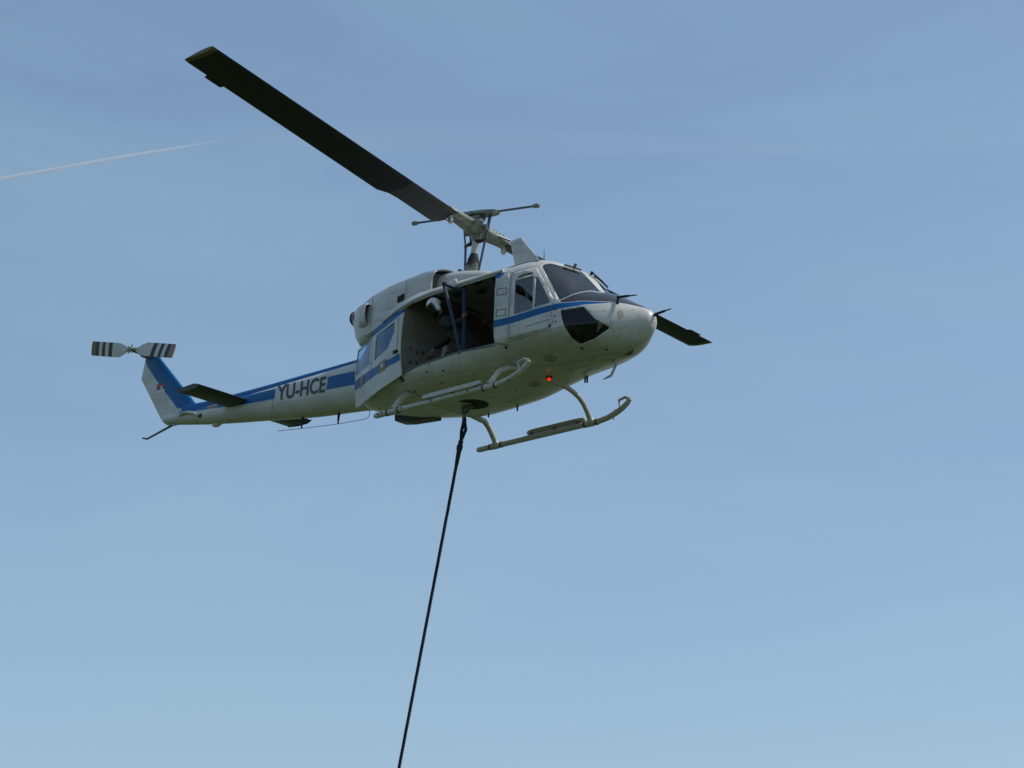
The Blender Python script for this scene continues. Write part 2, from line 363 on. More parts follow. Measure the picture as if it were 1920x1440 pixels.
SKM = ['white_paint', 'blue_paint', 'black_paint', 'seam', 'lining']
skin(hull, [0], 'fuselage_skin', SKM, heli, (-1, 1), thick=.022)
for s, nm in ((-1, 'starboard'), (1, 'port')):
    d = skin(hull, [1], 'cockpit_door', SKM, heli, (s,), thick=.022)
    for k in (2, 3, 4):
        skin(hull, [k], 'door_window', 'glass_clear', d, (s,), shift=.012)
    hp = skin(hull, [5], 'hinged_door_panel', SKM, heli, (s,), thick=.022)
    if s == -1:
        for poly in ([(932, 541.5), (951, 539), (950, 552), (931, 554.5)], [(930.5, 581), (949.5, 578), (948.5, 591.5), (929.5, 594)]):
            P = [hit(HT, *q, .004) for q in poly]; P2 = [hit(HT, *q, .004) for q in inset(poly, 1.1)]
            mb = MB(); mb.add([p+Vector((0, -.002, 0)) for p in P+P2], [(i, (i+1) % 4, 4+(i+1) % 4, 4+i) for i in range(4)]); mb.build('access_panel_edge', 'seam', hp)
    skin(hull, [7], 'windscreen', 'glass_clear', heli, (s,), shift=.012)
    skin(hull, [8], 'chin_window', 'glass_tint', heli, (s,), shift=.008)
pd = skin(hull, [6], 'sliding_door', SKM, heli, (1,), thick=.022); tag(pd, 'closed sliding door on the far side')
for k in (9, 10): skin(hull, [k], 'door_window', 'glass_door', pd, (1,), shift=.012)

# ---------------- cabin inside
def hw(x, z):      # half width of the hull at a height
    W, zm, zb, zt, nb, n_ = hull_at(x)
    t = (z-zm)/(zt-zm) if z > zm else (zm-z)/(zm-zb); n = n_ if z > zm else nb
    return W*max(0., 1-min(1, t)**n)**(1/n)
FZ = .74
m = MB(); row = []
for x in np.linspace(-.68, 2.75, 24): row.append([(x, -hw(x, FZ-.06)+.07, FZ), (x, hw(x, FZ-.06)-.07, FZ), (x, hw(x, FZ-.06)-.07, FZ-.04), (x, -hw(x, FZ-.06)+.07, FZ-.04)])
m.rings(row); m.build('cabin_floor', 'cabin_floor', heli, smooth=False)
def bulk(x, z0, z1, th, ylim=9, n=14):
    m = MB(); A = []
    zz = np.linspace(z0, z1, n)
    prof = [(-min(ylim, hw(x, z)-.03), z) for z in zz]+[(min(ylim, hw(x, z)-.03), z) for z in zz[::-1]]
    return m.prism([(x, y, z) for y, z in prof], (-th, 0, 0))
bk = bulk(-.66, FZ, 2.33, .04).build('aft_bulkhead', 'interior', heli, smooth=False)
m = MB(); row = []
for x in np.linspace(-.66, 2.1, 16):
    zt = hull_at(x)[3]; row.append([(x, -(.97)*k*hw(x, zt-.16), zt-.055-.10*abs(k)**3) for k in np.linspace(-1, 1, 13)])
m.rings(row, cap0=False, cap1=False, close=False); m.build('cabin_ceiling', 'lining', heli)
for k, (cx, cy) in enumerate(((.95, -.62), (.62, -.75), (-.1, -.45), (.3, -.3))):
    m = MB(); m.box((cx, cy, hull_at(cx)[3]-.10-.07*abs(cy)), (.16, .13, .03), bev=.008); m.build('ceiling_vent', 'interior_dark', heli)
# quilted seams and small fittings on the bulkhead
for k in range(9):
    m = MB(); m.box((-.652, -1.02+.16*(k % 5), 1.0+.22*(k//5)+.03*(k % 2)), (.03, .035, .05), bev=.006); m.build('bulkhead_fitting', 'interior_dark', bk)
# ---------------- cockpit
m = MB()
m.prism([(2.42, -.62, .95), (2.62, -.55, 1.0), (2.66, -.5, 1.42), (2.50, -.62, 1.55), (2.36, -.66, 1.48)], (0, 1.24, 0)); ip = m.build('instrument_panel', 'interior_dark', heli, smooth=False)
m = MB(); m.box((2.52, 0, 1.585), (.32, 1.28, .035), Matrix.Rotation(.12, 3, 'Y'), bev=.012); m.build('glareshield', 'rubber', ip)
m = MB(); m.box((2.50, -.33, 1.62), (.17, .22, .004), Matrix.Rotation(.16, 3, 'Y')); m.box((2.44, -.16, 1.635), (.12, .16, .004), Matrix.Rotation(-.1, 3, 'Y')); m.build('chart_sheet', 'flag_white', ip)
m = MB(); m.box((2.05, 0, .9), (.7, .3, .3), bev=.02); m.build('centre_console', 'interior_dark', heli)
for y in (-.52, .52):
    m = MB(); m.box((1.75, y, 1.02), (.46, .46, .1), bev=.03); m.box((1.73, y, .85), (.3, .36, .22))
    st = m.build('crew_seat', 'interior_dark', heli)
    m = MB(); m.box((1.52, y, 1.36), (.1, .46, .72), Matrix.Rotation(-.12, 3, 'Y'), bev=.03); m.build('seat_back', 'seat_fabric', st)
    m = MB(); m.box((1.45, y, 1.82), (.08, .28, .2), bev=.03); m.build('headrest', 'seat_fabric', st)
    m = MB(); m.tube([(2.15, y, FZ), (2.2, y, 1.0), (2.12, y, 1.25)], .015); m.tube([(2.12, y, 1.25), (2.11, y, 1.36)], .025); m.build('cyclic_stick', 'rubber', heli)
    for q in (-.12, .12):
        m = MB(); m.box((2.75, y+q, .92), (.03, .1, .16), Matrix.Rotation(-.5, 3, 'Y')); m.tube([(2.78, y+q, .88), (2.6, y+q, .76)], .012); m.build('pedal', 'bar_metal', heli)

# ---------------- slid-open cabin door (starboard, resting against the tapering tail end of the cabin)
def door_y(x, z):
    W = pch(x, [-2.7, -2.45, -2.0, -1.5, -1.0, -.65, -.5], [.40, .51, .775, 1.04, 1.245, 1.325, 1.335])
    return -W+.10*max(0, (z-1.15)/.9)**2.2+.03*max(0, (1.1-z)/.5)**2
xsd = np.linspace(-.55, -2.68, 40); zsd = np.linspace(.45, 2.15, 36)
dbm = half_loft([[(x, door_y(x, z), z) for z in zsd] for x in xsd])
DP = [(757.5, 585), (753.5, 610), (750.8, 640), (750, 668), (752.8, 703), (735, 715), (707, 734), (667, 767.5), (664.8, 735), (666, 700), (671, 656), (700, 633), (730, 607)]
cut(dbm, DP, 1, 0)
cut(dbm, [(748.5, 594), (744, 676), (742.8, 676), (747.3, 594.5)], None, 3, only_part=[1])
cut(dbm, [(699.2, 632), (695.5, 715), (694.4, 716), (698.3, 633)], None, 3, only_part=[1])
cut(dbm, [(744, 692), (742, 693.5), (676, 741), (672, 745), (673, 743.5)], None, 3, only_part=[1])
cut(dbm, [(740, 604), (739, 622), (727, 653), (702, 676), (705, 635), (707.5, 627.5)], 2)
cut(dbm, [(696.5, 636), (693, 683), (667.3, 706), (668, 685), (671.5, 660)], 3)
cut(dbm, [(749.6, 662.5), (749.8, 675.5), (723, 690), (694, 711), (665.2, 733.5), (664.9, 722), (667, 714), (694, 694), (723, 676.5)], None, 1, only_part=[1], only_mat=[0, 3])
DT = bvh(dbm, False)
od = skin(dbm, [1], 'sliding_door', SKM, heli, thick=.02); tag(od, 'sliding door slid open against the tail end of the cabin')
skin(dbm, [2], 'door_window', 'glass_door', od, shift=.01); skin(dbm, [3], 'door_window', 'glass_door', od, shift=.01)
def decal(tree, poly, name, mt, parent, off=.006, nu=6, nv=6):
    m = MB(); a, b, c, d = [np.array(q, float) for q in poly]; vs = []
    for i in range(nu+1):
        for j in range(nv+1):
            q = (a*(1-i/nu)+b*i/nu)*(1-j/nv)+(d*(1-i/nu)+c*i/nu)*j/nv; vs.append(hit(tree, *q, off))
    if any(v is None for v in vs): return None
    m.add(vs, [(i*(nv+1)+j, (i+1)*(nv+1)+j, (i+1)*(nv+1)+j+1, i*(nv+1)+j+1) for i in range(nu) for j in range(nv)])
    return m.build(name, mt, parent)
e1 = decal(DT, [(712, 681), (723.5, 672), (723, 692), (711.5, 700)], 'emblem_plate', 'emblem_gold', od)
decal(DT, [(715.5, 683), (719.5, 680), (719, 688), (715, 691)], 'emblem', 'flag_white', od, .010)
decal(DT, [(676, 708), (682.5, 702), (681.5, 722), (675, 728)], 'emblem_plate', 'emblem_gold', od)
decal(DT, [(677.5, 710), (680.5, 707.5), (679.5, 718), (676.8, 721)], 'emblem', 'emblem_orange', od, .010)
P = hit(DT, 743, 659, .02)
m = MB(); m.box(P, (.10, .03, .05), bev=.01); m.tube([P, P+Vector((-.05, -.02, -.05))], .012); m.build('door_handle', 'rubber', od)
# door rails and gutter roll along the roof edge
m = MB(); rail = [hit(HT, *q, .02) for q in [(667, 648), (690, 629), (720, 604), (745, 584), (758, 575.5), (780, 563), (809, 550.5), (840, 541.5), (865, 533.5), (900, 522.5), (930, 513.5), (945, 509)]]
rail = [r for r in rail if r]; m.tube(rail, .026, 8); m.build('roof_gutter_rail', 'white_paint', heli)
m = MB(); rl = [hit(HT, *q, .008) for q in [(708, 734), (730, 718), (752, 703), (780.6, 687), (809, 676.5), (855.6, 661), (900, 651.5), (928, 646)]]
m.tube([r for r in rl if r], .012, 6); m.build('lower_door_rail', 'bar_metal', heli)
# ---------------- fuel filler, steps, drains on the side skin
def stud(u, v, r, name, mt='rubber', h=.012, tree=None, parent=None, n=12):
    t = tree or HT; loc, nn, i, d = t.ray_cast(CV, ray(u, v).normalized())
    if loc is None: return None
    m = MB(); m.tube([loc-nn*.01, loc+nn*h*.7, loc+nn*h], [r, r, r*.75], n); return m.build(name, mt, parent or heli)
c = stud(753.5, 711.5, .055, 'filler_port', 'seam', .006); stud(753.5, 711.5, .038, 'filler_cap', 'rubber', .012, parent=c); stud(753.5, 711.5, .014, 'filler_knob', 'white_paint', .02, parent=c)
for q, r in (((949, 651), .026), ((862, 663), .012), ((800, 697), .016), ((831, 695), .018), ((779, 733), .016), ((828, 717), .016), ((1031, 611), .02), ((1040.5, 593), .012), ((1041.5, 603), .012), ((1137, 655), .02), ((1091, 653), .024), ((968, 732), .012), ((956, 753), .014), ((1010, 760), .01), ((920, 745), .014), ((903, 668), .008), ((705, 745), .012), ((712, 766), .014), ((757, 690), .012), ((875, 655), .01), ((805, 682), .01), ((1150, 675), .022), ((765, 766), .014), ((1042, 580), .013), ((860, 720), .009), ((890, 700), .008), ((985, 670), .009), ((1010, 690), .010), ((1070, 690), .010), ((1050, 660), .008)):
    stud(*q, r, 'drain_fitting', 'rubber', .014)
def ring_panel(u, v, rx, name):
    loc, nn, i, d = HT.ray_cast(CV, ray(u, v).normalized()); m = MB(); a = Vector((1, 0, 0)); a = (a-nn*a.dot(nn)).normalized(); b = nn.cross(a)
    P = [loc+nn*.004+a*math.cos(t)*rx+b*math.sin(t)*rx for t in np.linspace(0, 2*math.pi, 25)[:-1]]; P.append(P[0])
    m.tube(P, .006, 5); o = m.build(name, 'seam', heli)
    m = MB(); m.tube([loc+nn*.003-a*rx*.5, loc+nn*.003+a*rx*.5], .005, 5); m.tube([loc+nn*.003-b*rx*.5, loc+nn*.003+b*rx*.5], .005, 5); m.build('access_panel_cross', 'seam', o)
ring_panel(1003, 720, .10, 'round_access_panel'); ring_panel(1031, 672, .09, 'round_access_panel')
for poly in ([(1051, 683), (1073, 675), (1075, 680), (1053, 688)], [(1107, 670), (1113, 667), (1114, 676), (1108, 679)], [(1092, 699), (1110, 691), (1111, 693), (1093, 701)], [(1158, 584), (1166, 580), (1171, 592), (1161, 600)]):
    decal(HT, poly, 'belly_patch_panel', 'pale_metal' if poly[0][0] < 1150 else 'pale_matte', heli, .004, 4, 3)
decal(HT, [(985, 612), (1032, 598), (1032, 599), (985, 613)], 'step_seam', 'seam', heli, .003, 8, 1)
decal(HT, [(955, 640), (1034, 616), (1034, 616.9), (955, 640.9)], 'lower_skin_seam', 'seam', heli, .003, 12, 1)
decal(HT, [(1186, 664), (1189, 653), (1203, 642), (1200, 653)], 'landing_light_lens', 'lamp_glass', heli, .004, 5, 5)
decal(HT, [(1166, 669), (1178, 661), (1188, 654), (1185, 665)], 'landing_light_bay', 'glass_tint', heli, .004, 5, 5)
# flat dark step patch laid on the lower skin
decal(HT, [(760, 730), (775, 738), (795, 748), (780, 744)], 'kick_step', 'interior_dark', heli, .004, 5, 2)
# ---------------- bits on the nose and windscreen
def pitot(u0, v0, u1, v1, y):
    a = hit(HT, u0, v0); 
    if a is None: a = ony(u0, v0, y)
    b0 = a+Vector((.0, 0, .10)); b1 = ony(u1, v1, a.y)
    m = MB(); m.tube([a-Vector((0, 0, .03)), a+Vector((.01, 0, .05)), b0+Vector((.04, 0, .005))], [.028, .02, .02], 8)
    m.tube([b0, b0.lerp(b1, .55), b0.lerp(b1, .62), b1], [.022, .022, .013, .010], 8); m.build('pitot_tube', 'rubber', heli)
pitot(1157.5, 568, 1194, 553, -.45)
a = hit(HT, 1226, 590); b = ony(1258, 579, a.y)
m = MB(); m.tube([a-Vector((.05, 0, .05)), a.lerp(b, .1), a.lerp(b, .6), a.lerp(b, .68), b], [.028, .022, .022, .013, .010], 8); m.build('pitot_tube', 'rubber', heli)
for piv, blade in (((1077, 501.5), [(1057, 499.5), (1066, 502), (1077, 505.5), (1088, 509.5)]), ((1108, 515), [(1112, 521.5), (1120, 525), (1130, 530), (1139, 535)])):
    P = hitd(HT, *piv, .01); Q = [hitd(HT, *q, .03) for q in blade]; Q = [q for q in Q if q]
    m = MB(); m.tube([P, P+Vector((.03, 0, .06))], .024, 8); m.tube([P+Vector((.025, 0, .045)), Q[len(Q)//2]+Vector((0, 0, .012))], .014, 6); ar = m.build('wiper_arm', 'rubber', heli)
    m = MB(); m.tube(Q, .016, 6); m.build('wiper_blade', 'rubber', ar)
m = MB(); P = Vector((1.95, -.55, 2.35)); m.tube([P, P+Vector((0, 0, .22))], [.008, .004], 6); m.build('whip_antenna', 'rubber', heli)
# teal roof windows, seen edge-on
for s in (-1, 1):
    rows = []
    for x in np.linspace(1.22, 2.0, 8):
        W, zm, zb, zt, nb, n_ = hull_at(x); rows.append([(x, s*y, zm+(zt-zm)*max(0, 1-(y/W)**n_)**(1/n_)+.03*math.sin(math.pi*(x-1.22)/.78)**.3*math.sin(math.pi*(y-.12)/.68)**.3+.004) for y in np.linspace(.12, .80, 12)])
    m = MB(); m.rings(rows, False, False, close=False); m.build('roof_window', 'glass_teal', heli)
# roof fin (vertical stabilising fin above the cockpit)
fp = [ony(*q, 0) for q in [(957.5, 452.5), (978, 445.5), (1017, 494), (1020, 520), (970, 520), (965.5, 497)]]
def slab(name, pts, ymid, th, mt, parent, edge=.35):
    """a thin fin: outline in a fore-and-aft plane, thickest in the middle, edges thinned"""
    c = sum(pts, Vector())/len(pts); m = MB(); n = len(pts)
    ins = [p.lerp(c, .12) for p in pts]
    A = [p+Vector((0, -th/2*edge, 0)) for p in pts]; B = [p+Vector((0, -th/2, 0)) for p in ins]; A2 = [p+Vector((0, th/2*edge, 0)) for p in pts]; B2 = [p+Vector((0, th/2, 0)) for p in ins]
    m.rings([B, A, A2, B2]); return m.build(name, mt, parent, angle=25)
slab('roof_fin', fp, 0, .05, 'white_paint', heli)
# red anti-collision beacon on the belly
P = hit(HT, 1029.5, 707)
m = MB(); m.tube([P+Vector((0, 0, .05)), P-Vector((0, 0, .02))], .055, 14); bc = m.build('beacon_base', 'interior_dark', heli)
m = MB(); m.ell(P-Vector((0, 0, .03)), (.026, .026, .034), n=14, m=8); m.build('beacon_lens', 'beacon_red', bc)
m = MB(); m.ell(hit(HT, 1028, 694.5), (.007, .007, .007), n=8, m=6); m.build('marker_lamp', 'beacon_red', bc)
# belly wire cutter under the nose
a, b, c_ = ony(1154, 686, 0), ony(1146, 704, 0), ony(1130.5, 711.5, 0)
m = MB(); m.tube([a+Vector((0, 0, .1)), a, a.lerp(b, .8), b, b.lerp(c_, .3), c_], [.035, .032, .028, .026, .024, .008], 8, flat=(1, .5), up=(1, 0, 0)); m.build('belly_antenna', 'skid_paint', heli)
for q in ((1097, 714), (916, 779), (970, 767), (1101, 714)):
    P = ony(*q, .75); m = MB(); m.tube([P+Vector((0, 0, .12)), P-Vector((0, 0, .035))], [.02, .014], 8); m.build('drain_tube', 'rubber', heli)
# landing-light housing box under the tail end of the cabin
m = MB(); P0 = [ony(*q, .35) for q in [(740, 770), (740, 789), (746, 791.5), (765, 791), (812, 783.5), (812, 775)]]
m.prism(P0, (-.0, .22, 0)); m.build('ventral_scoop', 'stab_dark', heli, smooth=False)
# ---------------- cargo hook well under the belly
hc = onz(885.5, 757, .425)
m = MB(); m.tube([hc+Vector((0, 0, .05)), hc-Vector((0, 0, .012)), hc-Vector((0, 0, .012))], [.29, .29, .26], 28); hw_ = m.build('cargo_hook_well', 'rubber', heli)
ht = ony(870.5, 786, hc.y)
m = MB(); m.tube([hc, ht+Vector((0, 0, .12)), ht+Vector((0, 0, .04))], [.05, .045, .03], 10); m.box(ht+Vector((.02, 0, .16)), (.13, .08, .13), bev=.015); m.build('cargo_hook', 'bar_metal', hw_)
m = MB(); pts = [ht+Vector((.0, math.sin(t)*.045, .0+.045*math.cos(t))) for t in np.linspace(0, 2*math.pi, 17)]; m.tube(pts, .012, 6); m.build('hook_ring', 'bar_metal', hw_)

# ---------------- engine and gearbox cowling
CWL = [(-.40, .80, 2.25, 2.83, 3.2), (-.8, .83, 2.12, 2.87, 3.2), (-1.45, .82, 1.85, 2.87, 3.1), (-2.1, .72, 1.75, 2.83, 2.9), (-2.45, .56, 1.82, 2.79, 2.6), (-2.60, .46, 2.05, 2.74, 2.4), (-2.74, .38, 2.26, 2.68, 2.2), (-2.87, .28, 2.36, 2.6, 2.1), (-2.94, .14, 2.42, 2.52, 2.0)]
CA = np.array(CWL)[::-1]
def cowl_sec(x, n=26):
    W, zb, zt, nn = [pch(x, CA[:, 0], CA[:, k]) for k in range(1, 5)]
    # narrow pylon below, full bulge above
    out = [(x, -W*.80 if x < -1.6 else -W, zb)]
    for k in range(0, n+1):
        a = math.pi/2*k/n; out.append((x, -W*max(0, math.cos(a))**(2/nn) if k < n else 0., zb+.12+(zt-zb-.12)*math.sin(a)**(2/nn)))
    return out
cb = half_loft([cowl_sec(x) for x in np.linspace(-.40, -2.94, 46)])
cut(cb, [(744.5, 556.5), (759, 549.5), (758.5, 563), (744, 569.5)], 2)
cut(cb, [(762, 526), (763, 526), (761, 568), (760, 568.5)], None, 3)
cut(cb, [(699, 552), (700, 552), (694, 618), (693, 618)], None, 3)
CT = bvh(cb)
cw = skin(cb, [0], 'engine_cowling', SKM, heli, (-1, 1), thick=.02)
for s in (-1, 1):
    gr = skin(cb, [2], 'cowling_grille', 'rubber', cw, (s,), shift=.03)
m = MB(); m.prism([(-.5, y*.76, z) for y, z in [(-1, 2.29), (-1, 2.5), (-.8, 2.7), (-.4, 2.78), (.4, 2.78), (.8, 2.7), (1, 2.5), (1, 2.29)]], (-.03, 0, 0)); m.build('intake_screen', 'interior_dark', cw)
GB = [(1.15, .60, 2.36), (.9, .60, 2.44), (.4, .60, 2.64), (0, .58, 2.745), (-.3, .56, 2.80), (-.6, .56, 2.83)]
GA = np.array(GB)[::-1]
gb = half_loft([[(x, -pch(x, GA[:, 0], GA[:, 1])*math.cos(a)**(2/3.) if a < 1.57 else 0., 2.345+(pch(x, GA[:, 0], GA[:, 2])-2.345)*math.sin(a)**(2/3.)) for a in np.linspace(0, math.pi/2, 22)] for x in np.linspace(1.15, -.6, 24)])
skin(gb, [0], 'gearbox_fairing', SKM, heli, (-1, 1))
# side scoops with forward mouths, exhaust stubs at the tail end
for s in (-1, 1):
    rows = []; inner = []
    for x, y, rz, ry, z in ((-1.98, .70, .195, .125, 2.245), (-2.01, .70, .22, .16, 2.245), (-2.1, .68, .225, .155, 2.25), (-2.25, .60, .22, .155, 2.28), (-2.4, .49, .21, .15, 2.32), (-2.56, .38, .19, .14, 2.37), (-2.66, .30, .16, .12, 2.40)):
        rows.append([(x, s*(y+ry*math.copysign(abs(math.cos(a))**.75, math.cos(a))), z+rz*math.copysign(abs(math.sin(a))**.75, math.sin(a))) for a in np.linspace(0, 2*math.pi, 25)[:-1]])
    m = MB(); m.rings(rows, False, True); sc = m.build('side_scoop', 'white_paint', cw)
    mo = [(-1.985, .70, .188, .118, 2.245), (-2.15, .65, .18, .12, 2.26), (-2.35, .52, .15, .1, 2.30)]
    m = MB(); m.rings([[(x, s*(y+ry*math.copysign(abs(math.cos(a))**.75, math.cos(a))), z+rz*math.copysign(abs(math.sin(a))**.75, math.sin(a))) for a in np.linspace(0, 2*math.pi, 25)[:-1]] for x, y, rz, ry, z in mo], False, True); m.build('scoop_mouth', 'rubber', sc)
    E0 = Vector((-2.5, s*.30, 2.42)); E1 = Vector((-2.77, s*.27, 2.46))
    m = MB(); m.tube([E0, E0.lerp(E1, .8), E1, E1, E0.lerp(E1, .5)], [.13, .135, .14, .12, .11], 20); m.build('exhaust_stub', 'exhaust', cw)
    m = MB(); ptz = [E0.lerp(E1, .62), E0.lerp(E1, .78)]; m.tube(ptz, [.142, .146], 20); m.build('exhaust_collar', 'tan_red', cw)

# ---------------- tail boom
BM = [(-2.2, .44, 1.22, .70, 1.66, 2.3, 3.2), (-2.78, .40, 1.25, .80, 1.655, 2.3, 3.2), (-3.87, .345, 1.31, .90, 1.65, 2.2, 3.1), (-5.3, .275, 1.40, 1.095, 1.645, 2.2, 3), (-6.8, .205, 1.51, 1.31, 1.66, 2.1, 2.6), (-7.7, .16, 1.60, 1.47, 1.72, 2, 2.2), (-8.05, .125, 1.65, 1.54, 1.76, 2, 2), (-8.22, .07, 1.68, 1.60, 1.75, 2, 2), (-8.27, .01, 1.68, 1.66, 1.70, 2, 2)]
BA = np.array(BM)[::-1]
boom = half_loft([half_section(x, *[pch(x, BA[:, 0], BA[:, k]) for k in range(1, 7)], n=14) for x in list(np.linspace(-2.2, -7.9, 50))+[-8.0, -8.05, -8.1, -8.15, -8.2, -8.23, -8.25, -8.265, -8.27]])
cut(boom, [(668, 695), (615.3, 706.5), (611.5, 731.3), (668, 720.5)], None, 1)
cut(boom, [(517, 729), (500, 732.5), (463, 741), (400, 756), (336, 770.5), (336, 776), (385, 767.5), (430, 762), (463, 757), (500, 750.6), (514.6, 747.6)], None, 1)
cut(boom, [(388, 757.5), (408, 753), (408, 763.5), (389, 767)], None, 4)
for a_, b_ in (((513.5, 706), (508.5, 790)),):
    cut(boom, [a_, (a_[0]+.8, a_[1]), (b_[0]+.8, b_[1]), b_], None, 3, only_mat=[0])
BT = bvh(boom)
bo = skin(boom, [0], 'tail_boom', SKM[:4]+['tan_red'], heli, (-1, 1))
# drive-shaft tunnel on top, blue
rows = []
for x in np.linspace(-2.3, -7.6, 30):
    zt = pch(x, BA[:, 0], BA[:, 4]); h_ = .135+.01*(x+2.3)/-5; w_ = .135+.012*(x+2.3)/5
    rows.append([(x, w_*math.cos(a), zt-.03+(h_+.02)*abs(math.sin(a))**.6) for a in np.linspace(0, math.pi, 11)])
m = MB(); m.rings(rows, close=False); m.build('drive_shaft_cover', 'blue_paint', bo)
# raised access panel and registration letters
po = [(562, 712), (566, 702), (608, 695.5), (612, 699), (610, 742), (606, 750), (566, 757), (560, 752)]
P = [hit(BT, *q, .005) for q in po]; P2 = [hit(BT, *q, .005) for q in inset(po, .9)]
if all(P) and all(P2): m = MB(); m.add(P+P2, [(i, (i+1) % 8, 8+(i+1) % 8, 8+i) for i in range(8)]); m.build('access_panel_edge', 'step_grip', bo)
fc = bpy.data.curves.new('reg', 'FONT'); fc.body = 'YU-HCE'; fc.size = 1; fc.resolution_u = 4; fc.offset = .022
fo = bpy.data.objects.new('reg', fc); COL.objects.link(fo); bpy.context.view_layer.update()
fm = bpy.data.meshes.new_from_object(fo); bpy.data.objects.remove(fo)
bmt = bmesh.new(); bmt.from_mesh(fm); bmesh.ops.triangulate(bmt, faces=bmt.faces)
X0 = min(v.co.x for v in bmt.verts); X1 = max(v.co.x for v in bmt.verts); Y0 = min(v.co.y for v in bmt.verts); Y1 = max(v.co.y for v in bmt.verts)
for ax in (0, 1):
    for t in np.linspace(0, 1, 28)[1:-1]:
        co = (X0+(X1-X0)*t, 0, 0) if ax == 0 else (0, Y0+(Y1-Y0)*t, 0)
        bmesh.ops.bisect_plane(bmt, geom=list(bmt.verts)+list(bmt.edges)+list(bmt.faces), dist=1e-6, plane_co=co, plane_no=(1-ax, ax, 0))
BL, BR, TR_, TL = [np.array(q, float) for q in ((519, 751.5), (609, 735.5), (612.5, 705), (521, 723.5))]
ok = True
for v in bmt.verts:
    s_ = (v.co.x-X0)/(X1-X0); t = (v.co.y-Y0)/(Y1-Y0)
    q = (BL*(1-s_)+BR*s_)*(1-t)+(TL*(1-s_)+TR_*s_)*t
    h_ = hit(BT, *q, .007)
    v.co = h_ if h_ is not None else Vector((0, 0, 0)); ok = ok and h_ is not None
bmesh.ops.recalc_face_normals(bmt, faces=bmt.faces); me = bpy.data.meshes.new('registration_letters'); bmt.to_mesh(me); bmt.free(); me.materials.append(MATS['letters'])
o = bpy.data.objects.new('registration_letters', me); COL.objects.link(o); o.parent = bo; tag(o, 'black registration letters YU-HCE')
# tail fin
FIN = [(-8.90, 3.10), (-9.01, 2.66), (-8.36, 1.72), (-8.26, 1.585), (-8.10, 1.535), (-7.75, 1.50), (-7.15, 1.66), (-7.30, 1.80), (-8.44, 2.975), (-8.55, 3.13)]
def fin_side(n=30):
    rows = []
    # chordwise strips at each height: leading edge to trailing edge
    def xat(z, le):
        P = [(-7.0, 1.50), (-7.30, 1.80), (-8.44, 2.975), (-8.50, 3.10)] if le else [(-8.07, 1.50), (-8.24, 1.60), (-8.36, 1.74), (-9.00, 2.66), (-8.90, 3.10)]
        return np.interp(z, [p[1] for p in P], [p[0] for p in P])
    for z in list(np.linspace(1.50, 3.10, n)):
        a, b = xat(z, 1), xat(z, 0); th = .085*(1-.35*(z-1.5)/1.6)
        row = []
        for t in np.linspace(0, 1, 26):
            tt = t**1.6; y = -th*min(1., 1.48*2.0*(.2969*math.sqrt(tt)-.126*tt-.3516*tt**2+.2843*tt**3-.1036*tt**4)/.3)
            row.append((a+(b-a)*tt, y if 0 < t < 1 else 0., z))
        rows.append(row)
    return rows
fb = half_loft(fin_side())
BLU = [(275, 684), (278, 690), (298, 720), (310, 736), (317.5, 745), (332.5, 766), (350, 764), (420, 757), (420, 720), (355, 725), (296, 660), (270, 660)]
cut(fb, BLU, None, 1)
FT = bvh(fb)
fi = skin(fb, [0], 'tail_fin', SKM, bo, (-1, 1), angle=60)
m = MB(); m.add([(a[0], s*abs(a[1]), a[2]) for s in (-1, 1) for a in fin_side()[-1]], [tuple(range(26))+tuple(range(51, 25, -1))]); m.build('fin_cap', 'blue_paint', bo)
for poly, mt in (([(294, 721), (310, 718.3), (309.7, 723.8), (294, 726.5)], 'flag_red'), ([(294, 726.5), (309.7, 723.8), (309.3, 729), (294, 731.7)], 'flag_blue'), ([(294, 731.7), (309.3, 729), (309, 733.5), (294, 736.8)], 'flag_white')):
    decal(FT, poly, 'flag_stripe', mt, bo, .004, 4, 2)
decal(FT, [(301.5, 724.5), (305, 723.9), (305, 729.5), (301.5, 730.3)], 'flag_crest', 'flag_white', bo, .006, 2, 2)
# tail-rotor gearbox, horizontal stabiliser, tail skid, aerials
TH = Vector((-8.78, -.46, 3.115))
m = MB(); m.tube([(-8.62, -.0, 3.06), (-8.72, 0, 3.13), (-8.80, 0, 3.17)], [.10, .125, .09], 12); m.tube([(-8.78, .05, 3.115), (-8.78, -.18, 3.115), (-8.78, -.24, 3.115)], [.09, .085, .05], 12); m.build('tail_gearbox', 'hub_metal', bo)
for s in (-1, 1):
    rows = []
    for y in np.linspace(.12, 1.43, 9):
        row = []; ch = .61 if y > .0 else .6; k = 1 if y < 1.40 else .55
        for t in np.linspace(0, 2*math.pi, 21)[:-1]:
            c_ = .5*(1-math.cos(t)) if t <= math.pi else .5*(1-math.cos(t)); th = .055*k*(2.6*math.sqrt(max(0, c_))*(1-c_)+.06*(1-c_))
            row.append((-5.60-ch*c_, s*y, 1.50-.02*c_+(th*.55 if t <= math.pi else -th)))
        rows.append(row)
    m = MB(); m.rings(rows); st = m.build('stabiliser', 'stab_dark', heli)
    m = MB(); pl = [(-5.56-.02, s*1.432, 1.50), (-5.7, s*1.432, 1.45), (-5.95, s*1.432, 1.445), (-6.24, s*1.432, 1.475), (-6.2, s*1.432, 1.53), (-5.75, s*1.432, 1.55)]; m.prism(pl, (0, s*.012, 0)); m.build('end_plate', 'stab_dark', st)
m = MB(); a, b, c_ = ony(322, 798, 0), ony(276, 823, 0), ony(267.5, 821.5, 0)
m.tube([a+Vector((.1, 0, .05)), a, b.lerp(a, .08), b, c_], [.024, .024, .019, .02, .016], 8); m.build('tail_skid', 'bar_metal', bo)
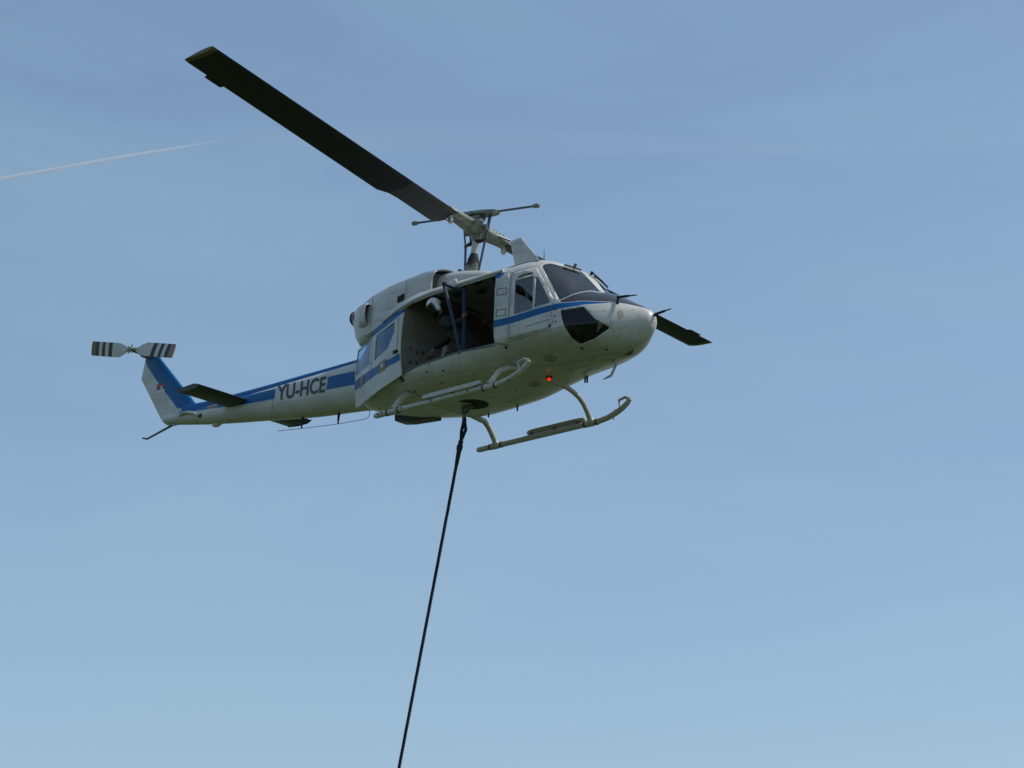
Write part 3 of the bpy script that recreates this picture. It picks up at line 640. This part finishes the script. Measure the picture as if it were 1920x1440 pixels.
for (u, v, u2, v2) in ((634.5, 772, 633.5, 795.5), (566.5, 780, 565.3, 804)):
    a, b = ony(u, v, -.02), ony(u2, v2, -.02)
    m = MB(); m.tube([a+Vector((.02, 0, .05)), a+Vector((.02, 0, 0)), b], [.05, .045, .018], 8, flat=(1, .3), up=(1, 0, 0)); m.build('wire_antenna_post', 'rubber', bo)
m = MB(); m.tube([ony(694, 766, 0), ony(692.5, 779, 0), ony(688, 785, 0), ony(633.5, 795, -.02), ony(565.3, 803.5, -.02), ony(520, 808, -.02)], .006, 6); m.build('wire_antenna', 'bar_metal', bo)
m = MB(); P = hit(BT, 403, 794); m.ell(P+Vector((0, .05, -.0)), (.13, .06, .06), n=14, m=8); m.build('tail_lamp_fairing', 'white_paint', bo)
m = MB(); pts = [hit(BT, *q, .035) for q in [(337, 781), (346, 775.5), (356, 774.5), (366, 776), (374, 779)]]; pts = [p for p in pts if p]; m.tube(pts, [.015, .03, .035, .03, .018][:len(pts)], 8); m.build('tail_shaft_fairing', 'pale_metal', bo)
decal(BT, [(373, 777), (379, 775), (378, 783), (373, 784)], 'grab_recess', 'interior_dark', bo, .004, 2, 2)

# ---------------- skid landing gear
SY = 1.32
for s in (-1, 1):
    xs_ = [(-1.17, .055), (-1.13, .055), (0, .055), (1.2, .055), (1.62, .058), (1.82, .085), (2.0, .135), (2.14, .195), (2.25, .265), (2.305, .325)]
    m = MB(); m.tube([(x, s*SY, z) for x, z in xs_], [.035, .05, .05, .05, .05, .05, .05, .048, .045, .035], 14); sk = m.build('skid_tube', 'skid_paint', heli)
    m = MB(); m.tube([(2.30, s*SY, .325), (2.20, s*SY, .375), (2.08, s*SY, .352), (2.055, s*SY, .345)], [.028, .026, .022, .02], 8); m.tube([(2.06, s*SY, .355), (2.09, s*SY, .20)], .018, 8); m.build('toe_bracket', 'skid_paint', sk)
    m = MB(); rg = [(1.98, s*SY+.03*math.cos(t), .175+.03*math.sin(t)) for t in np.linspace(0, 2*math.pi, 13)]; m.tube(rg, .007, 5); m.build('tie_ring', 'bar_metal', sk)
    # long tread plate carried outboard of the tube
    m = MB(); R0 = Matrix.Rotation(-s*.95, 3, 'X')
    o2 = Vector((.63, s*(SY+.03), .15)); pl = []
    for t in np.linspace(0, 2*math.pi, 33)[:-1]:
        cx = math.copysign(abs(math.cos(t))**.25, math.cos(t))*.66; cy = math.copysign(abs(math.sin(t))**.5, math.sin(t))*.062; pl.append(o2+R0 @ Vector((cx, cy, 0)))
    m.prism(pl, R0 @ Vector((0, 0, .018))); stp = m.build('step_plate', 'skid_paint', sk, smooth=False)
    for x in (.1, .63, 1.15):
        m = MB(); m.box((x, s*SY, .115), (.05, .06, .05)); m.build('step_bracket', 'bar_metal', stp)
    for x in (-.60, -.86, 1.32, 1.58):
        m = MB(); m.tube([(x-.012, s*SY, .055), (x+.012, s*SY, .055)], .058, 12); m.build('clamp_band', 'exhaust', sk)
    for x in (-1.06, -.96, -.5, .2, 1.0, 1.9):
        m = MB(); m.tube([(x, s*(SY+.047), .06), (x, s*(SY+.058), .06)], .014, 8); m.build('skid_bolt', 'rubber', sk)
for x, zc in ((1.448, .55), (-.733, .46)):
    half = [(1.32, .09), (1.27, .16), (1.20, .255), (1.11, .36), (1.0, .435), (.86, .495 if x > 0 else .445), (.68, .537 if x > 0 else .465), (.4, zc), (0, zc)]
    pts = [(x, y, z) for y, z in half]+[(x, -y, z) for y, z in half[::-1][1:]]
    m = MB(); m.tube(pts, [.05]*2+[.043 if x > 0 else .05]*(len(pts)-4)+[.05]*2, 12); ct = m.build('cross_tube', 'skid_paint', heli)
    for s in (-1, 1):
        m = MB(); m.tube([(x-.075, s*SY, .055), (x+.075, s*SY, .055)], .06, 12); m.tube([(x, s*SY, .08), (x, s*(SY-.03), .14)], [.075, .05], 12); m.build('saddle_clamp', 'skid_paint', ct)
# ---------------- main rotor
HUB = Vector((-.08, 0, 3.60))
def on_sphere(u, v, r, far):
    d = ray(u, v).normalized(); oc = CV-HUB; b = d.dot(oc); c = oc.dot(oc)-r*r; s = math.sqrt(b*b-c); return CV+d*(-b+(s if far else -s))
MBASE = Vector((-.22, 0, 2.55))
m = MB(); ax = (HUB-MBASE).normalized()
m.tube([MBASE, HUB+ax*.25], .062, 16); mast = m.build('rotor_mast', 'pale_metal', heli)
def along(h): return MBASE+ax*h
m = MB(); m.tube([along(.05), along(.22), along(.32), along(.40)], [.24, .21, .14, .12], 20); sw = m.build('swashplate', 'hub_metal', heli)
m = MB(); m.tube([along(.40), along(.44), along(.52), along(.60), along(.62)], [.135, .11, .10, .07, .065], 18); m.build('mast_boot', 'rubber', heli)
for k in range(10):
    a = k*math.pi/5; P = along(.10)+Vector((math.cos(a)*.235, math.sin(a)*.235, 0)); m = MB(); m.tube([P, P+Vector((0, 0, .06))], .018, 6); m.build('swashplate_bolt', 'pale_metal', sw)
m = MB(); m.box(along(.28)+Vector((.17, -.12, -.06)), (.09, .07, .3), Matrix.Rotation(.15, 3, 'Y'), bev=.015); m.build('swashplate_horn', 'hub_metal', sw)
m = MB(); m.box(along(.28)+Vector((-.2, -.1, -.05)), (.06, .06, .26), bev=.012); m.build('swashplate_horn', 'hub_metal', sw)
BLADE_PX = (((387, 88), False, 1), ((1301, 641), True, -1))
dirs = []
for (q, far, sg) in BLADE_PX:
    tip = on_sphere(*q, 7.315, far); d = (tip-HUB).normalized(); dirs.append(d)
    lead = Vector((0, 0, 1)).cross(d).normalized()          # counter-clockwise rotor: leading edge lies along z x r
    up = d.cross(lead).normalized()
    pitch = math.radians(11)
    def sect(r, ch, le=.27, th=.12, pt=pitch):
        cl = lead*math.cos(pt)+up*math.sin(pt); cu = up*math.cos(pt)-lead*math.sin(pt); c0 = HUB+d*r+up*(-.05+.00*r); out = []
        for t in np.linspace(0, 2*math.pi, 19)[:-1]:
            c = .5*(1-math.cos(t)); y = th*ch*(1.48*math.sqrt(c)-.63*c-1.76*c*c+1.42*c**3-.52*c**4)*1.0
            out.append(c0+cl*(le*.55-c*ch)+cu*(y if t <= math.pi else -y))
        return out
    twist = lambda r: pitch-math.radians(6)*(r/7.315-.3)
    R_ = [.78, .95, 1.9, 2.12, 2.35, 4, 6.0, 7.22, 7.315]; CH = [.42, .50, .50, .52, .60, .60, .60, .60, .585]; MI = [1, 1, 1, 0, 0, 0, 0, 2]
    m = MB(); m.rings([sect(r, c, pt=twist(r)) for r, c in zip(R_, CH)], mids=MI); bl = m.build('main_blade', ['blade', 'blade_bounce_lit', 'blade_tip'], heli, angle=30)
    cl = lead*math.cos(twist(6.55))+up*math.sin(twist(6.55))
    m = MB(); te = HUB+d*6.35+up*-.05+cl*(.27*.55-.59); m.prism([te, te+d*.42, te+d*.40-cl*.075, te+d*.03-cl*.075], up*.006); m.build('trim_tab', 'blade', bl, smooth=False)
    # grip, drag brace, root fittings
    m = MB(); m.tube([HUB+d*.12, HUB+d*.30, HUB+d*.62, HUB+d*.80, HUB+d*.98], [.12, .135, .115, .10, .06], 14, flat=(.8, 1.25), up=up); gp = m.build('blade_grip', 'hub_metal', heli)
    m = MB(); m.tube([HUB+d*.80+up*.10, HUB+d*.80-up*.17], .05, 12); m.tube([HUB+d*.80-up*.14, HUB+d*.80-up*.20], .035, 6); m.build('blade_bolt', 'pale_metal', gp)
    m = MB(); m.tube([HUB+d*.35-lead*.13, HUB+d*.98-lead*.30-up*.04], .018, 8); m.tube([HUB+d*.98-lead*.30-up*.06, HUB+d*.98-lead*.30+up*.02], .028, 8); m.build('drag_brace', 'bar_metal', gp)
    m = MB(); m.box(HUB+d*.33+lead*.20-up*.02, (.09, .28, .05), Matrix.Rotation(math.atan2(d.y, d.x), 3, 'Z'), bev=.012); m.build('pitch_horn', 'hub_metal', gp)
    for r in (.42, .52, .62, .72):
        m = MB(); m.tube([HUB+d*r+up*.07-lead*.06, HUB+d*r+up*.13-lead*.06], .022, 6); m.build('grip_bolt', 'pale_metal', gp)
d0 = (dirs[0]-dirs[1]).normalized(); l0 = Vector((0, 0, 1)).cross(d0).normalized()
m = MB(); m.tube([HUB-d0*.34, HUB-d0*.15, HUB+d0*.15, HUB+d0*.34], [.10, .16, .16, .10], 12, flat=(.7, 1.1), up=(0, 0, 1)); yk = m.build('rotor_yoke', 'hub_metal', heli)
m = MB(); m.tube([HUB-l0*.24, HUB+l0*.24], .07, 12); m.tube([HUB-ax*.20, HUB-ax*.06], [.085, .10], 12); m.tube([HUB+ax*.05, HUB+ax*.22, HUB+ax*.30], [.11, .10, .05], 12); m.build('trunnion', 'hub_metal', yk)
# stabiliser bar with weights, mounted above and across the blades
s0, s1 = ony(776, 419, 0.0), ony(1008, 385.5, 0.0); cbar = (s0+s1)/2; db = (s1-s0).normalized()
m = MB(); m.tube([s0, s1], .021, 8); sb = m.build('stabiliser_bar', 'bar_metal', heli)
for P, sg in ((s0, 1), (s1, -1)):
    m = MB(); m.tube([P-db*sg*.04, P-db*sg*.02, P+db*sg*.06, P+db*sg*.12], [.022, .042, .042, .022], 10); m.build('bar_weight', 'hub_metal', sb)
m = MB(); pl = []
for t in np.linspace(0, 2*math.pi, 29)[:-1]:
    pl.append(HUB+Vector((0, 0, .27))+db*(math.copysign(abs(math.cos(t))**.8, math.cos(t))*.52)+Vector((0, 1, 0))*math.sin(t)*.15)
m.prism(pl, (0, 0, .05)); m.build('bar_centre_frame', 'hub_metal', sb, angle=60)
m = MB(); m.box(HUB+Vector((.0, 0, .22)), (.26, .2, .12), bev=.03); m.build('bar_support', 'hub_metal', sb)
# pitch links and mixing levers
for s in (-1, 1):
    top = HUB+db*s*.30+d0*.05*s-Vector((0, 0, .02)); low = along(.18)+Vector((s*.20, -.05*s, 0)); mid = along(.82)+Vector((s*.26, -.03*s, 0))
    m = MB(); m.tube([low, mid], [.02, .022], 8); m.tube([low, low-Vector((0, 0, .14))], .028, 8); m.build('pitch_link', 'link_blue', heli)
    m = MB(); m.tube([mid-Vector((0, 0, .03)), HUB+db*s*.34+Vector((0, 0, .28))], .016, 8); m.build('bar_link', 'link_blue', heli)
    m = MB(); m.tube([mid+Vector((s*-.07, .05, .02)), HUB+db*s*.24+Vector((0, .06, .27))], .014, 8); m.build('bar_link', 'link_blue', heli)
    m = MB(); m.tube([along(.84), along(.83)+Vector((s*.13, 0, 0)), mid+Vector((s*.03, 0, .0))], [.06, .05, .018], 8, flat=(.6, 1), up=(0, 0, 1)); m.build('mixing_lever', 'exhaust', heli)

# ---------------- tail rotor
th = math.radians(14.6)
m = MB(); m.tube([TH+Vector((0, .30, 0)), TH-Vector((0, .06, 0))], [.05, .045], 12); m.tube([TH+Vector((-.14, 0, .03)), TH+Vector((.14, 0, -.03))], .045, 10); th_o = m.build('tail_rotor_hub', 'hub_metal', heli)
for k in range(6):
    a = k*math.pi/3; P = TH+Vector((.03*math.cos(a), -.03, .03*math.sin(a))); m = MB(); m.tube([P, P+Vector((.09*math.cos(a), -.03, .07*math.sin(a)))], .016, 6); m.build('tail_hub_link', 'pale_metal', th_o)
for sg in (1, -1):
    d = Vector((math.cos(th), 0, -math.sin(th)))*sg; side = Vector((0, -1, 0)); ld = d.cross(side).normalized()
    R_ = [.16, .26, .40, .62, .74, .85, .95, 1.05, 1.15, 1.26, 1.295]; CH = [.10, .20, .29, .29, .29, .29, .29, .29, .29, .29, .27]; MI = [0, 0, 0, 1, 0, 1, 0, 1, 2, 2]
    pt = math.radians(8)
    def sec(r, ch):
        cl = ld*math.cos(pt)+side*math.sin(pt)*.0; out = []
        for t in np.linspace(0, 2*math.pi, 17)[:-1]:
            c = .5*(1-math.cos(t)); y = .10*ch*(1.48*math.sqrt(c)-.63*c-1.76*c*c+1.42*c**3-.52*c**4)
            out.append(TH+d*r+(ld*math.cos(pt)+side*math.sin(pt))*(.4*ch-c*ch)+(side*math.cos(pt)-ld*math.sin(pt))*(y if t <= math.pi else -y))
        return out
    m = MB(); m.rings([sec(r, c) for r, c in zip(R_, CH)], mids=MI); m.build('tail_rotor_blade', ['white_paint', 'band_black', 'tan_red' if sg > 0 else 'blade_tip'], heli, angle=30)

# ---------------- blue rescue frame in the doorway
T = ony(833.5, 533, -1.28); U = ony(871, 546, -1.02); Lw = ony(868.5, 658, -1.10); Dg = ony(864.5, 660, -1.16)
m = MB(); m.tube([T, U], .03, 8); m.tube([U+Vector((0, 0, .08)), Lw-Vector((0, 0, .1))], .036, 8); m.tube([T-Vector((0, 0, .03)), T.lerp(Dg, .5), Dg-Vector((0, 0, .06))], .03, 8); hf = m.build('hoist_frame', 'frame_blue', heli)
m = MB(); m.ell(T, (.045, .045, .05)); m.tube([T+Vector((0, 0, .02)), T-Vector((0, 0, .07))], .03, 8); m.build('hoist_pulley', 'rubber', hf)
P = hit(HT, 851, 527, .02)
m = MB(); P = ony(853, 527, -1.02); m.ell(P, (.05, .04, .04)); m.ell(P+Vector((-.07, -.02, -.02)), (.03, .03, .03)); m.build('hoist_lamp', 'lamp_glass', hf)

# ================================================================ PEOPLE
def figure(name, joints, edges, mt, loc, label, cat='person', root=0):
    me = bpy.data.meshes.new(name); loc = Vector(loc)
    me.from_pydata([Vector(j[0])-loc for j in joints], edges, []); o = bpy.data.objects.new(name, me); COL.objects.link(o); o.location = loc+Vector((0, 0, H))
    md = o.modifiers.new('Skin', 'SKIN'); md.use_smooth_shade = True
    for i, j in enumerate(joints):
        r = j[1]; me.skin_vertices[0].data[i].radius = r if isinstance(r, tuple) else (r, r)
    me.skin_vertices[0].data[root].use_root = True
    sb_ = o.modifiers.new('Subd', 'SUBSURF'); sb_.levels = 2; sb_.render_levels = 2
    me.materials.append(MATS[mt]); tag(o, label, cat); return o
def hand(parent, wrist, direc, palm, curl, loc, thumb=1):
    """five separate curled fingers on a palm, one skinned mesh"""
    d = Vector(direc).normalized(); n = Vector(palm).normalized(); n = (n-d*n.dot(d)).normalized(); s = d.cross(n); w_ = Vector(wrist)
    V = [w_, w_+d*.045]; E = [(0, 1)]; Rr = [.024, .03]
    for k, (off, ln) in enumerate(((-.032, .075), (-.011, .085), (.011, .08), (.031, .062))):
        b = w_+d*.09+s*off; i = len(V); V.append(b); Rr.append(.0105); E.append((1, i)); p = b; a = 0
        for q in range(3):
            a += curl; p = p+(d*math.cos(a)+n*math.sin(a))*ln/3; V.append(p); Rr.append(.009-.001*q); E.append((len(V)-2, len(V)-1))
    i = len(V); V += [w_+d*.035+s*thumb*-.035, w_+d*.065+s*thumb*-.055+n*.02, w_+d*.09+s*thumb*-.05+n*.045]; Rr += [.013, .011, .009]; E += [(1, i), (i, i+1), (i+1, i+2)]
    me = bpy.data.meshes.new('hand'); me.from_pydata([v-Vector(loc) for v in V], E, []); o = bpy.data.objects.new('hand', me); COL.objects.link(o); o.parent = parent
    md = o.modifiers.new('Skin', 'SKIN'); md.use_smooth_shade = True
    for i, r in enumerate(Rr): me.skin_vertices[0].data[i].radius = (r, r)
    me.skin_vertices[0].data[0].use_root = True
    s2 = o.modifiers.new('Subd', 'SUBSURF'); s2.levels = 1; s2.render_levels = 2; me.materials.append(MATS['skin']); return o
def head(parent, c, fwd, loc, helmet, sc=1.0):
    """face with nose, mouth, chin and ears; helmet shell and dark visor"""
    f = Vector(fwd).normalized(); s = f.cross(Vector((0, 0, 1))).normalized(); u = s.cross(f); R = Matrix((s, f, u)).transposed(); c = Vector(c); L = Vector(loc)
    g_ = lambda v: c+R @ Vector(v)*sc
    m = MB(); m.ell(g_((0, .01, 0)), (.074*sc, .092*sc, .115*sc), R, 20, 14); m.ell(g_((0, .055, -.075)), (.045*sc, .042*sc, .045*sc), R, 14, 8)
    m.prism([g_((-.015, .098, -.025)), g_((.015, .098, -.025)), g_((0, .098, .02))], R @ Vector((0, .022, -.004))); m.ell(g_((0, .094, -.052)), (.024, .01, .007), R, 10, 6)
    for q in (-1, 1): m.ell(g_((q*.076, -.005, -.01)), (.01, .022, .032), R, 10, 6)
    m.tube([g_((0, -.02, -.09)), g_((0, -.045, -.17))], .055*sc, 12)
    m.v = [tuple(Vector(v)-L) for v in m.v]; hd = m.build('head', 'skin', parent)
    m = MB(); m.ell(g_((0, -.02, .025)), (.112*sc, .135*sc, .128*sc), R, 24, 12, z0=-.35, z1=1)
    for q in (-1, 1): m.ell(g_((q*.084, -.02, -.055)), (.034*sc, .06*sc, .075*sc), R, 14, 8)
    m.v = [tuple(Vector(v)-L) for v in m.v]; m.build('helmet', helmet, hd)
    m = MB(); rows = []
    for a in np.linspace(-1.35, 1.35, 15): rows.append([g_((math.sin(a)*k*.106, -.01+math.cos(a)*k*.127, z)) for z, k in ((-.155, .80), (-.11, .98), (-.05, 1.05), (.0, 1.08), (.045, 1.09), (.07, 1.06))])
    m.rings(rows, False, False, close=False); m.v = [tuple(Vector(v)-L) for v in m.v]; vz = m.build('visor', 'visor', hd); md = vz.modifiers.new('Solidify', 'SOLIDIFY'); md.thickness = .006
    return hd
# crewman kneeling in the doorway, leaning out, holding the frame behind him
hd_c = ony(813, 575, -1.13)
LOC = (.25, -.9, FZ)
pel = Vector((.62, -.86, 1.02)); ch = Vector((.30, -.98, 1.42)); nk = Vector((.14, -1.06, 1.60))
sho_o = Vector((.24, -1.16, 1.50)); sho_i = Vector((.26, -.80, 1.52)); grip = ony(868.5, 594, -1.07); low = ony(808.5, 662, -1.12)
J = [(pel, (.19, .18)), (pel.lerp(ch, .5), (.20, .17)), (ch, (.22, .18)), (nk, (.08, .08)),
     (sho_o, .085), (Vector((.46, -1.22, 1.36)), .062), (grip+Vector((.0, -.02, -.05)), .045),
     (sho_i, .085), (Vector((.06, -.9, 1.24)), .062), (low+Vector((.03, .02, .09)), .045),
     (pel+Vector((-.02, .12, -.04)), .12), (Vector((.18, -.74, .86)), .085), (Vector((.58, -.70, .80)), .06), (Vector((.74, -.70, .80)), .045),
     (pel+Vector((-.02, -.10, -.04)), .12), (Vector((.22, -1.08, .90)), .085), (Vector((.60, -1.02, .80)), .06), (Vector((.76, -1.02, .80)), .045)]
Ed = [(0, 1), (1, 2), (2, 3), (2, 4), (4, 5), (5, 6), (2, 7), (7, 8), (8, 9), (0, 10), (10, 11), (11, 12), (12, 13), (0, 14), (14, 15), (15, 16), (16, 17)]
p1 = figure('person', J, Ed, 'suit', LOC, 'person in dark clothes and white helmet kneeling in the open cabin doorway, leaning out')
head(p1, hd_c, (-.50, -.70, -.62), LOC, 'helmet_white', .98)
hand(p1, grip+Vector((0, -.02, -.04)), (.15, .1, .9), (.2, .9, 0), .75, LOC, 1)
hand(p1, low+Vector((.03, .02, .08)), (-.15, -.25, -.85), (-.6, .2, 0), .35, LOC, -1)
# pilot in the near front seat
LP = (1.75, -.52, 1.07)
J = [(Vector((1.68, -.52, 1.17)), (.17, .15)), (Vector((1.65, -.52, 1.36)), (.16, .13)), (Vector((1.63, -.52, 1.56)), (.19, .13)), (Vector((1.65, -.52, 1.72)), .07),
     (Vector((1.65, -.72, 1.60)), .075), (Vector((1.78, -.78, 1.34)), .058), (Vector((2.02, -.62, 1.28)), .042),
     (Vector((1.65, -.32, 1.60)), .075), (Vector((1.75, -.27, 1.34)), .058), (Vector((1.95, -.25, 1.14)), .042),
     (Vector((1.72, -.63, 1.15)), .11), (Vector((2.16, -.66, 1.20)), .078), (Vector((2.42, -.64, .86)), .055), (Vector((2.58, -.64, .83)), .045),
     (Vector((1.72, -.41, 1.15)), .11), (Vector((2.16, -.40, 1.20)), .078), (Vector((2.42, -.40, .86)), .055), (Vector((2.58, -.40, .83)), .045)]
p2 = figure('person', J, Ed, 'suit_green', LP, 'person in dark green flight suit seated at the controls behind the cockpit door window')
head(p2, (1.67, -.52, 1.86), (1, -.05, -.05), LP, 'pilot_helmet', .95)
hand(p2, (2.02, -.62, 1.28), (.8, .55, .1), (0, .3, -.8), .6, LP, 1)
# made-up pale form standing in for a lit gap behind the crewman
B0 = ony(827, 641, -.72)
m = MB()
rows = []
for z, k in ((0, .85), (.04, 1), (.2, .95), (.38, .75), (.52, .45), (.58, .2)):
    rows.append([Vector((B0.x+.13*k*math.cos(a)*(1+.1*math.sin(3*a)), -.60+.10*k*math.sin(a), FZ+.005+z)) for a in np.linspace(0, 2*math.pi, 15)[:-1]])
m.rings(rows); bgo = m.build('gap_filler', 'pale_matte', None, loc=Vector((B0.x, -.6, FZ))); bgo.location.z += H
tag(bgo, 'made-up pale form in place of a lit gap behind the kneeling person', 'gap_filler')

# ================================================================ SLING ROPE
R0 = ht-Vector((0, 0, .02)); R1 = ony(862, 838, hc.y); Rm = ony(856.5, 868, hc.y); R2 = ony(748, 1440, hc.y); dn = (R2-R1).normalized()
sl = empty('sling_rope', R2+dn*5+Vector((0, 0, H)), 'dark twisted sling rope hanging from the cargo hook below the helicopter', 'rope')
O = R2+dn*5
def sub(m): m.v = [tuple(Vector(v)-O) for v in m.v]; return m
def strand(a, b, rad, sr, pitch, n, ph0, turns_seg=9):
    L = (b-a).length; d = (b-a).normalized(); x = d.orthogonal().normalized(); y = d.cross(x); N = int(L/pitch*turns_seg)
    return [a+d*(L*i/N)+(x*math.cos(2*math.pi*L*i/N/pitch+ph0)+y*math.sin(2*math.pi*L*i/N/pitch+ph0))*rad for i in range(N+1)]
m = MB()
for k in range(3): m.tube(strand(Rm-dn*.02, O, .0145, .0165, .16, 3, k*2.094), .0165, 6)
sub(m).build('lay_of_strands', 'rope', sl)
q0, q1 = ony(866.5, 815, hc.y), ony(870.8, 815, hc.y); jn = ony(864.5, 826, hc.y)
m = MB()
for off in ((ony(865.4, 808, hc.y)), (ony(873.4, 806, hc.y))):
    m.tube([R0+Vector((0, 0, .04)), R0.lerp(off, .5), off, off.lerp(jn, .6), jn, R1], [.03, .03, .029, .03, .028, .026], 10)
sub(m).build('eye_splice', 'rope', sl)
m = MB(); m.tube([jn, R1, R1+dn*.03, Rm, Rm+dn*.12], [.045, .042, .045, .036, .024], 12); m.tube([R1-dn*.03, R1+dn*.05], .055, 12); sub(m).build('splice_sleeve', 'rubber', sl)
m = MB(); pts = [O+Vector((0, 0, -.02)), O-Vector((0, 0, .12)), O-Vector((.06, 0, .2)), O-Vector((.05, 0, .28)), O-Vector((-.02, 0, .31)), O-Vector((-.08, 0, .26))]; m.tube(pts, [.03, .03, .025, .025, .022, .012], 10); sub(m).build('load_hook', 'bar_metal', sl)

# ================================================================ HIGH CONTRAIL (ice cloud, ~9 km up)
def vol(name, dens, aniso=.3):
    m = bpy.data.materials.new(name); m.use_nodes = True; t = m.node_tree; t.nodes.clear(); o = t.nodes.new('ShaderNodeOutputMaterial'); v = t.nodes.new('ShaderNodeVolumePrincipled')
    v.inputs['Color'].default_value = (.98, .98, 1, 1); v.inputs['Density'].default_value = dens; v.inputs['Anisotropy'].default_value = aniso; t.links.new(v.outputs[0], o.inputs['Volume']); MATS[name] = m
vol('ice_dense', .03); vol('ice_thin', .00022)
def at_alt(u, v, alt): d = ray(u, v); return CV+Vector((0, 0, H))+d*((alt-1.65)/d.z)
def trail(name, pts, rad, mt, alt, fl, label):
    P = [at_alt(u, v, alt) for u, v in pts]; c = sum(P, Vector())/len(P)
    m = MB(); m.tube([p-c for p in P], rad, 16, flat=fl, up=(0, 0, 1)); o = m.build(name, mt); o.location = c; return tag(o, label, 'contrail')
trail('contrail', [(-160, 364), (0, 335), (120, 314), (230, 294), (320, 279), (420, 262)], [17, 17, 18, 17, 12, 2], 'ice_dense', 9000, (1, 1), 'thin bright white contrail slanting up from the left edge of the sky')
c = trail('cirrus_band', [(300, 262), (480, 258), (760, 260), (1100, 268), (1450, 279), (1700, 288)], [6, 90, 130, 130, 80, 4], 'ice_thin', 9000, (1, 1), 'faint wide veil of thin cloud stretching across the upper sky')
c['category'] = 'cloud'
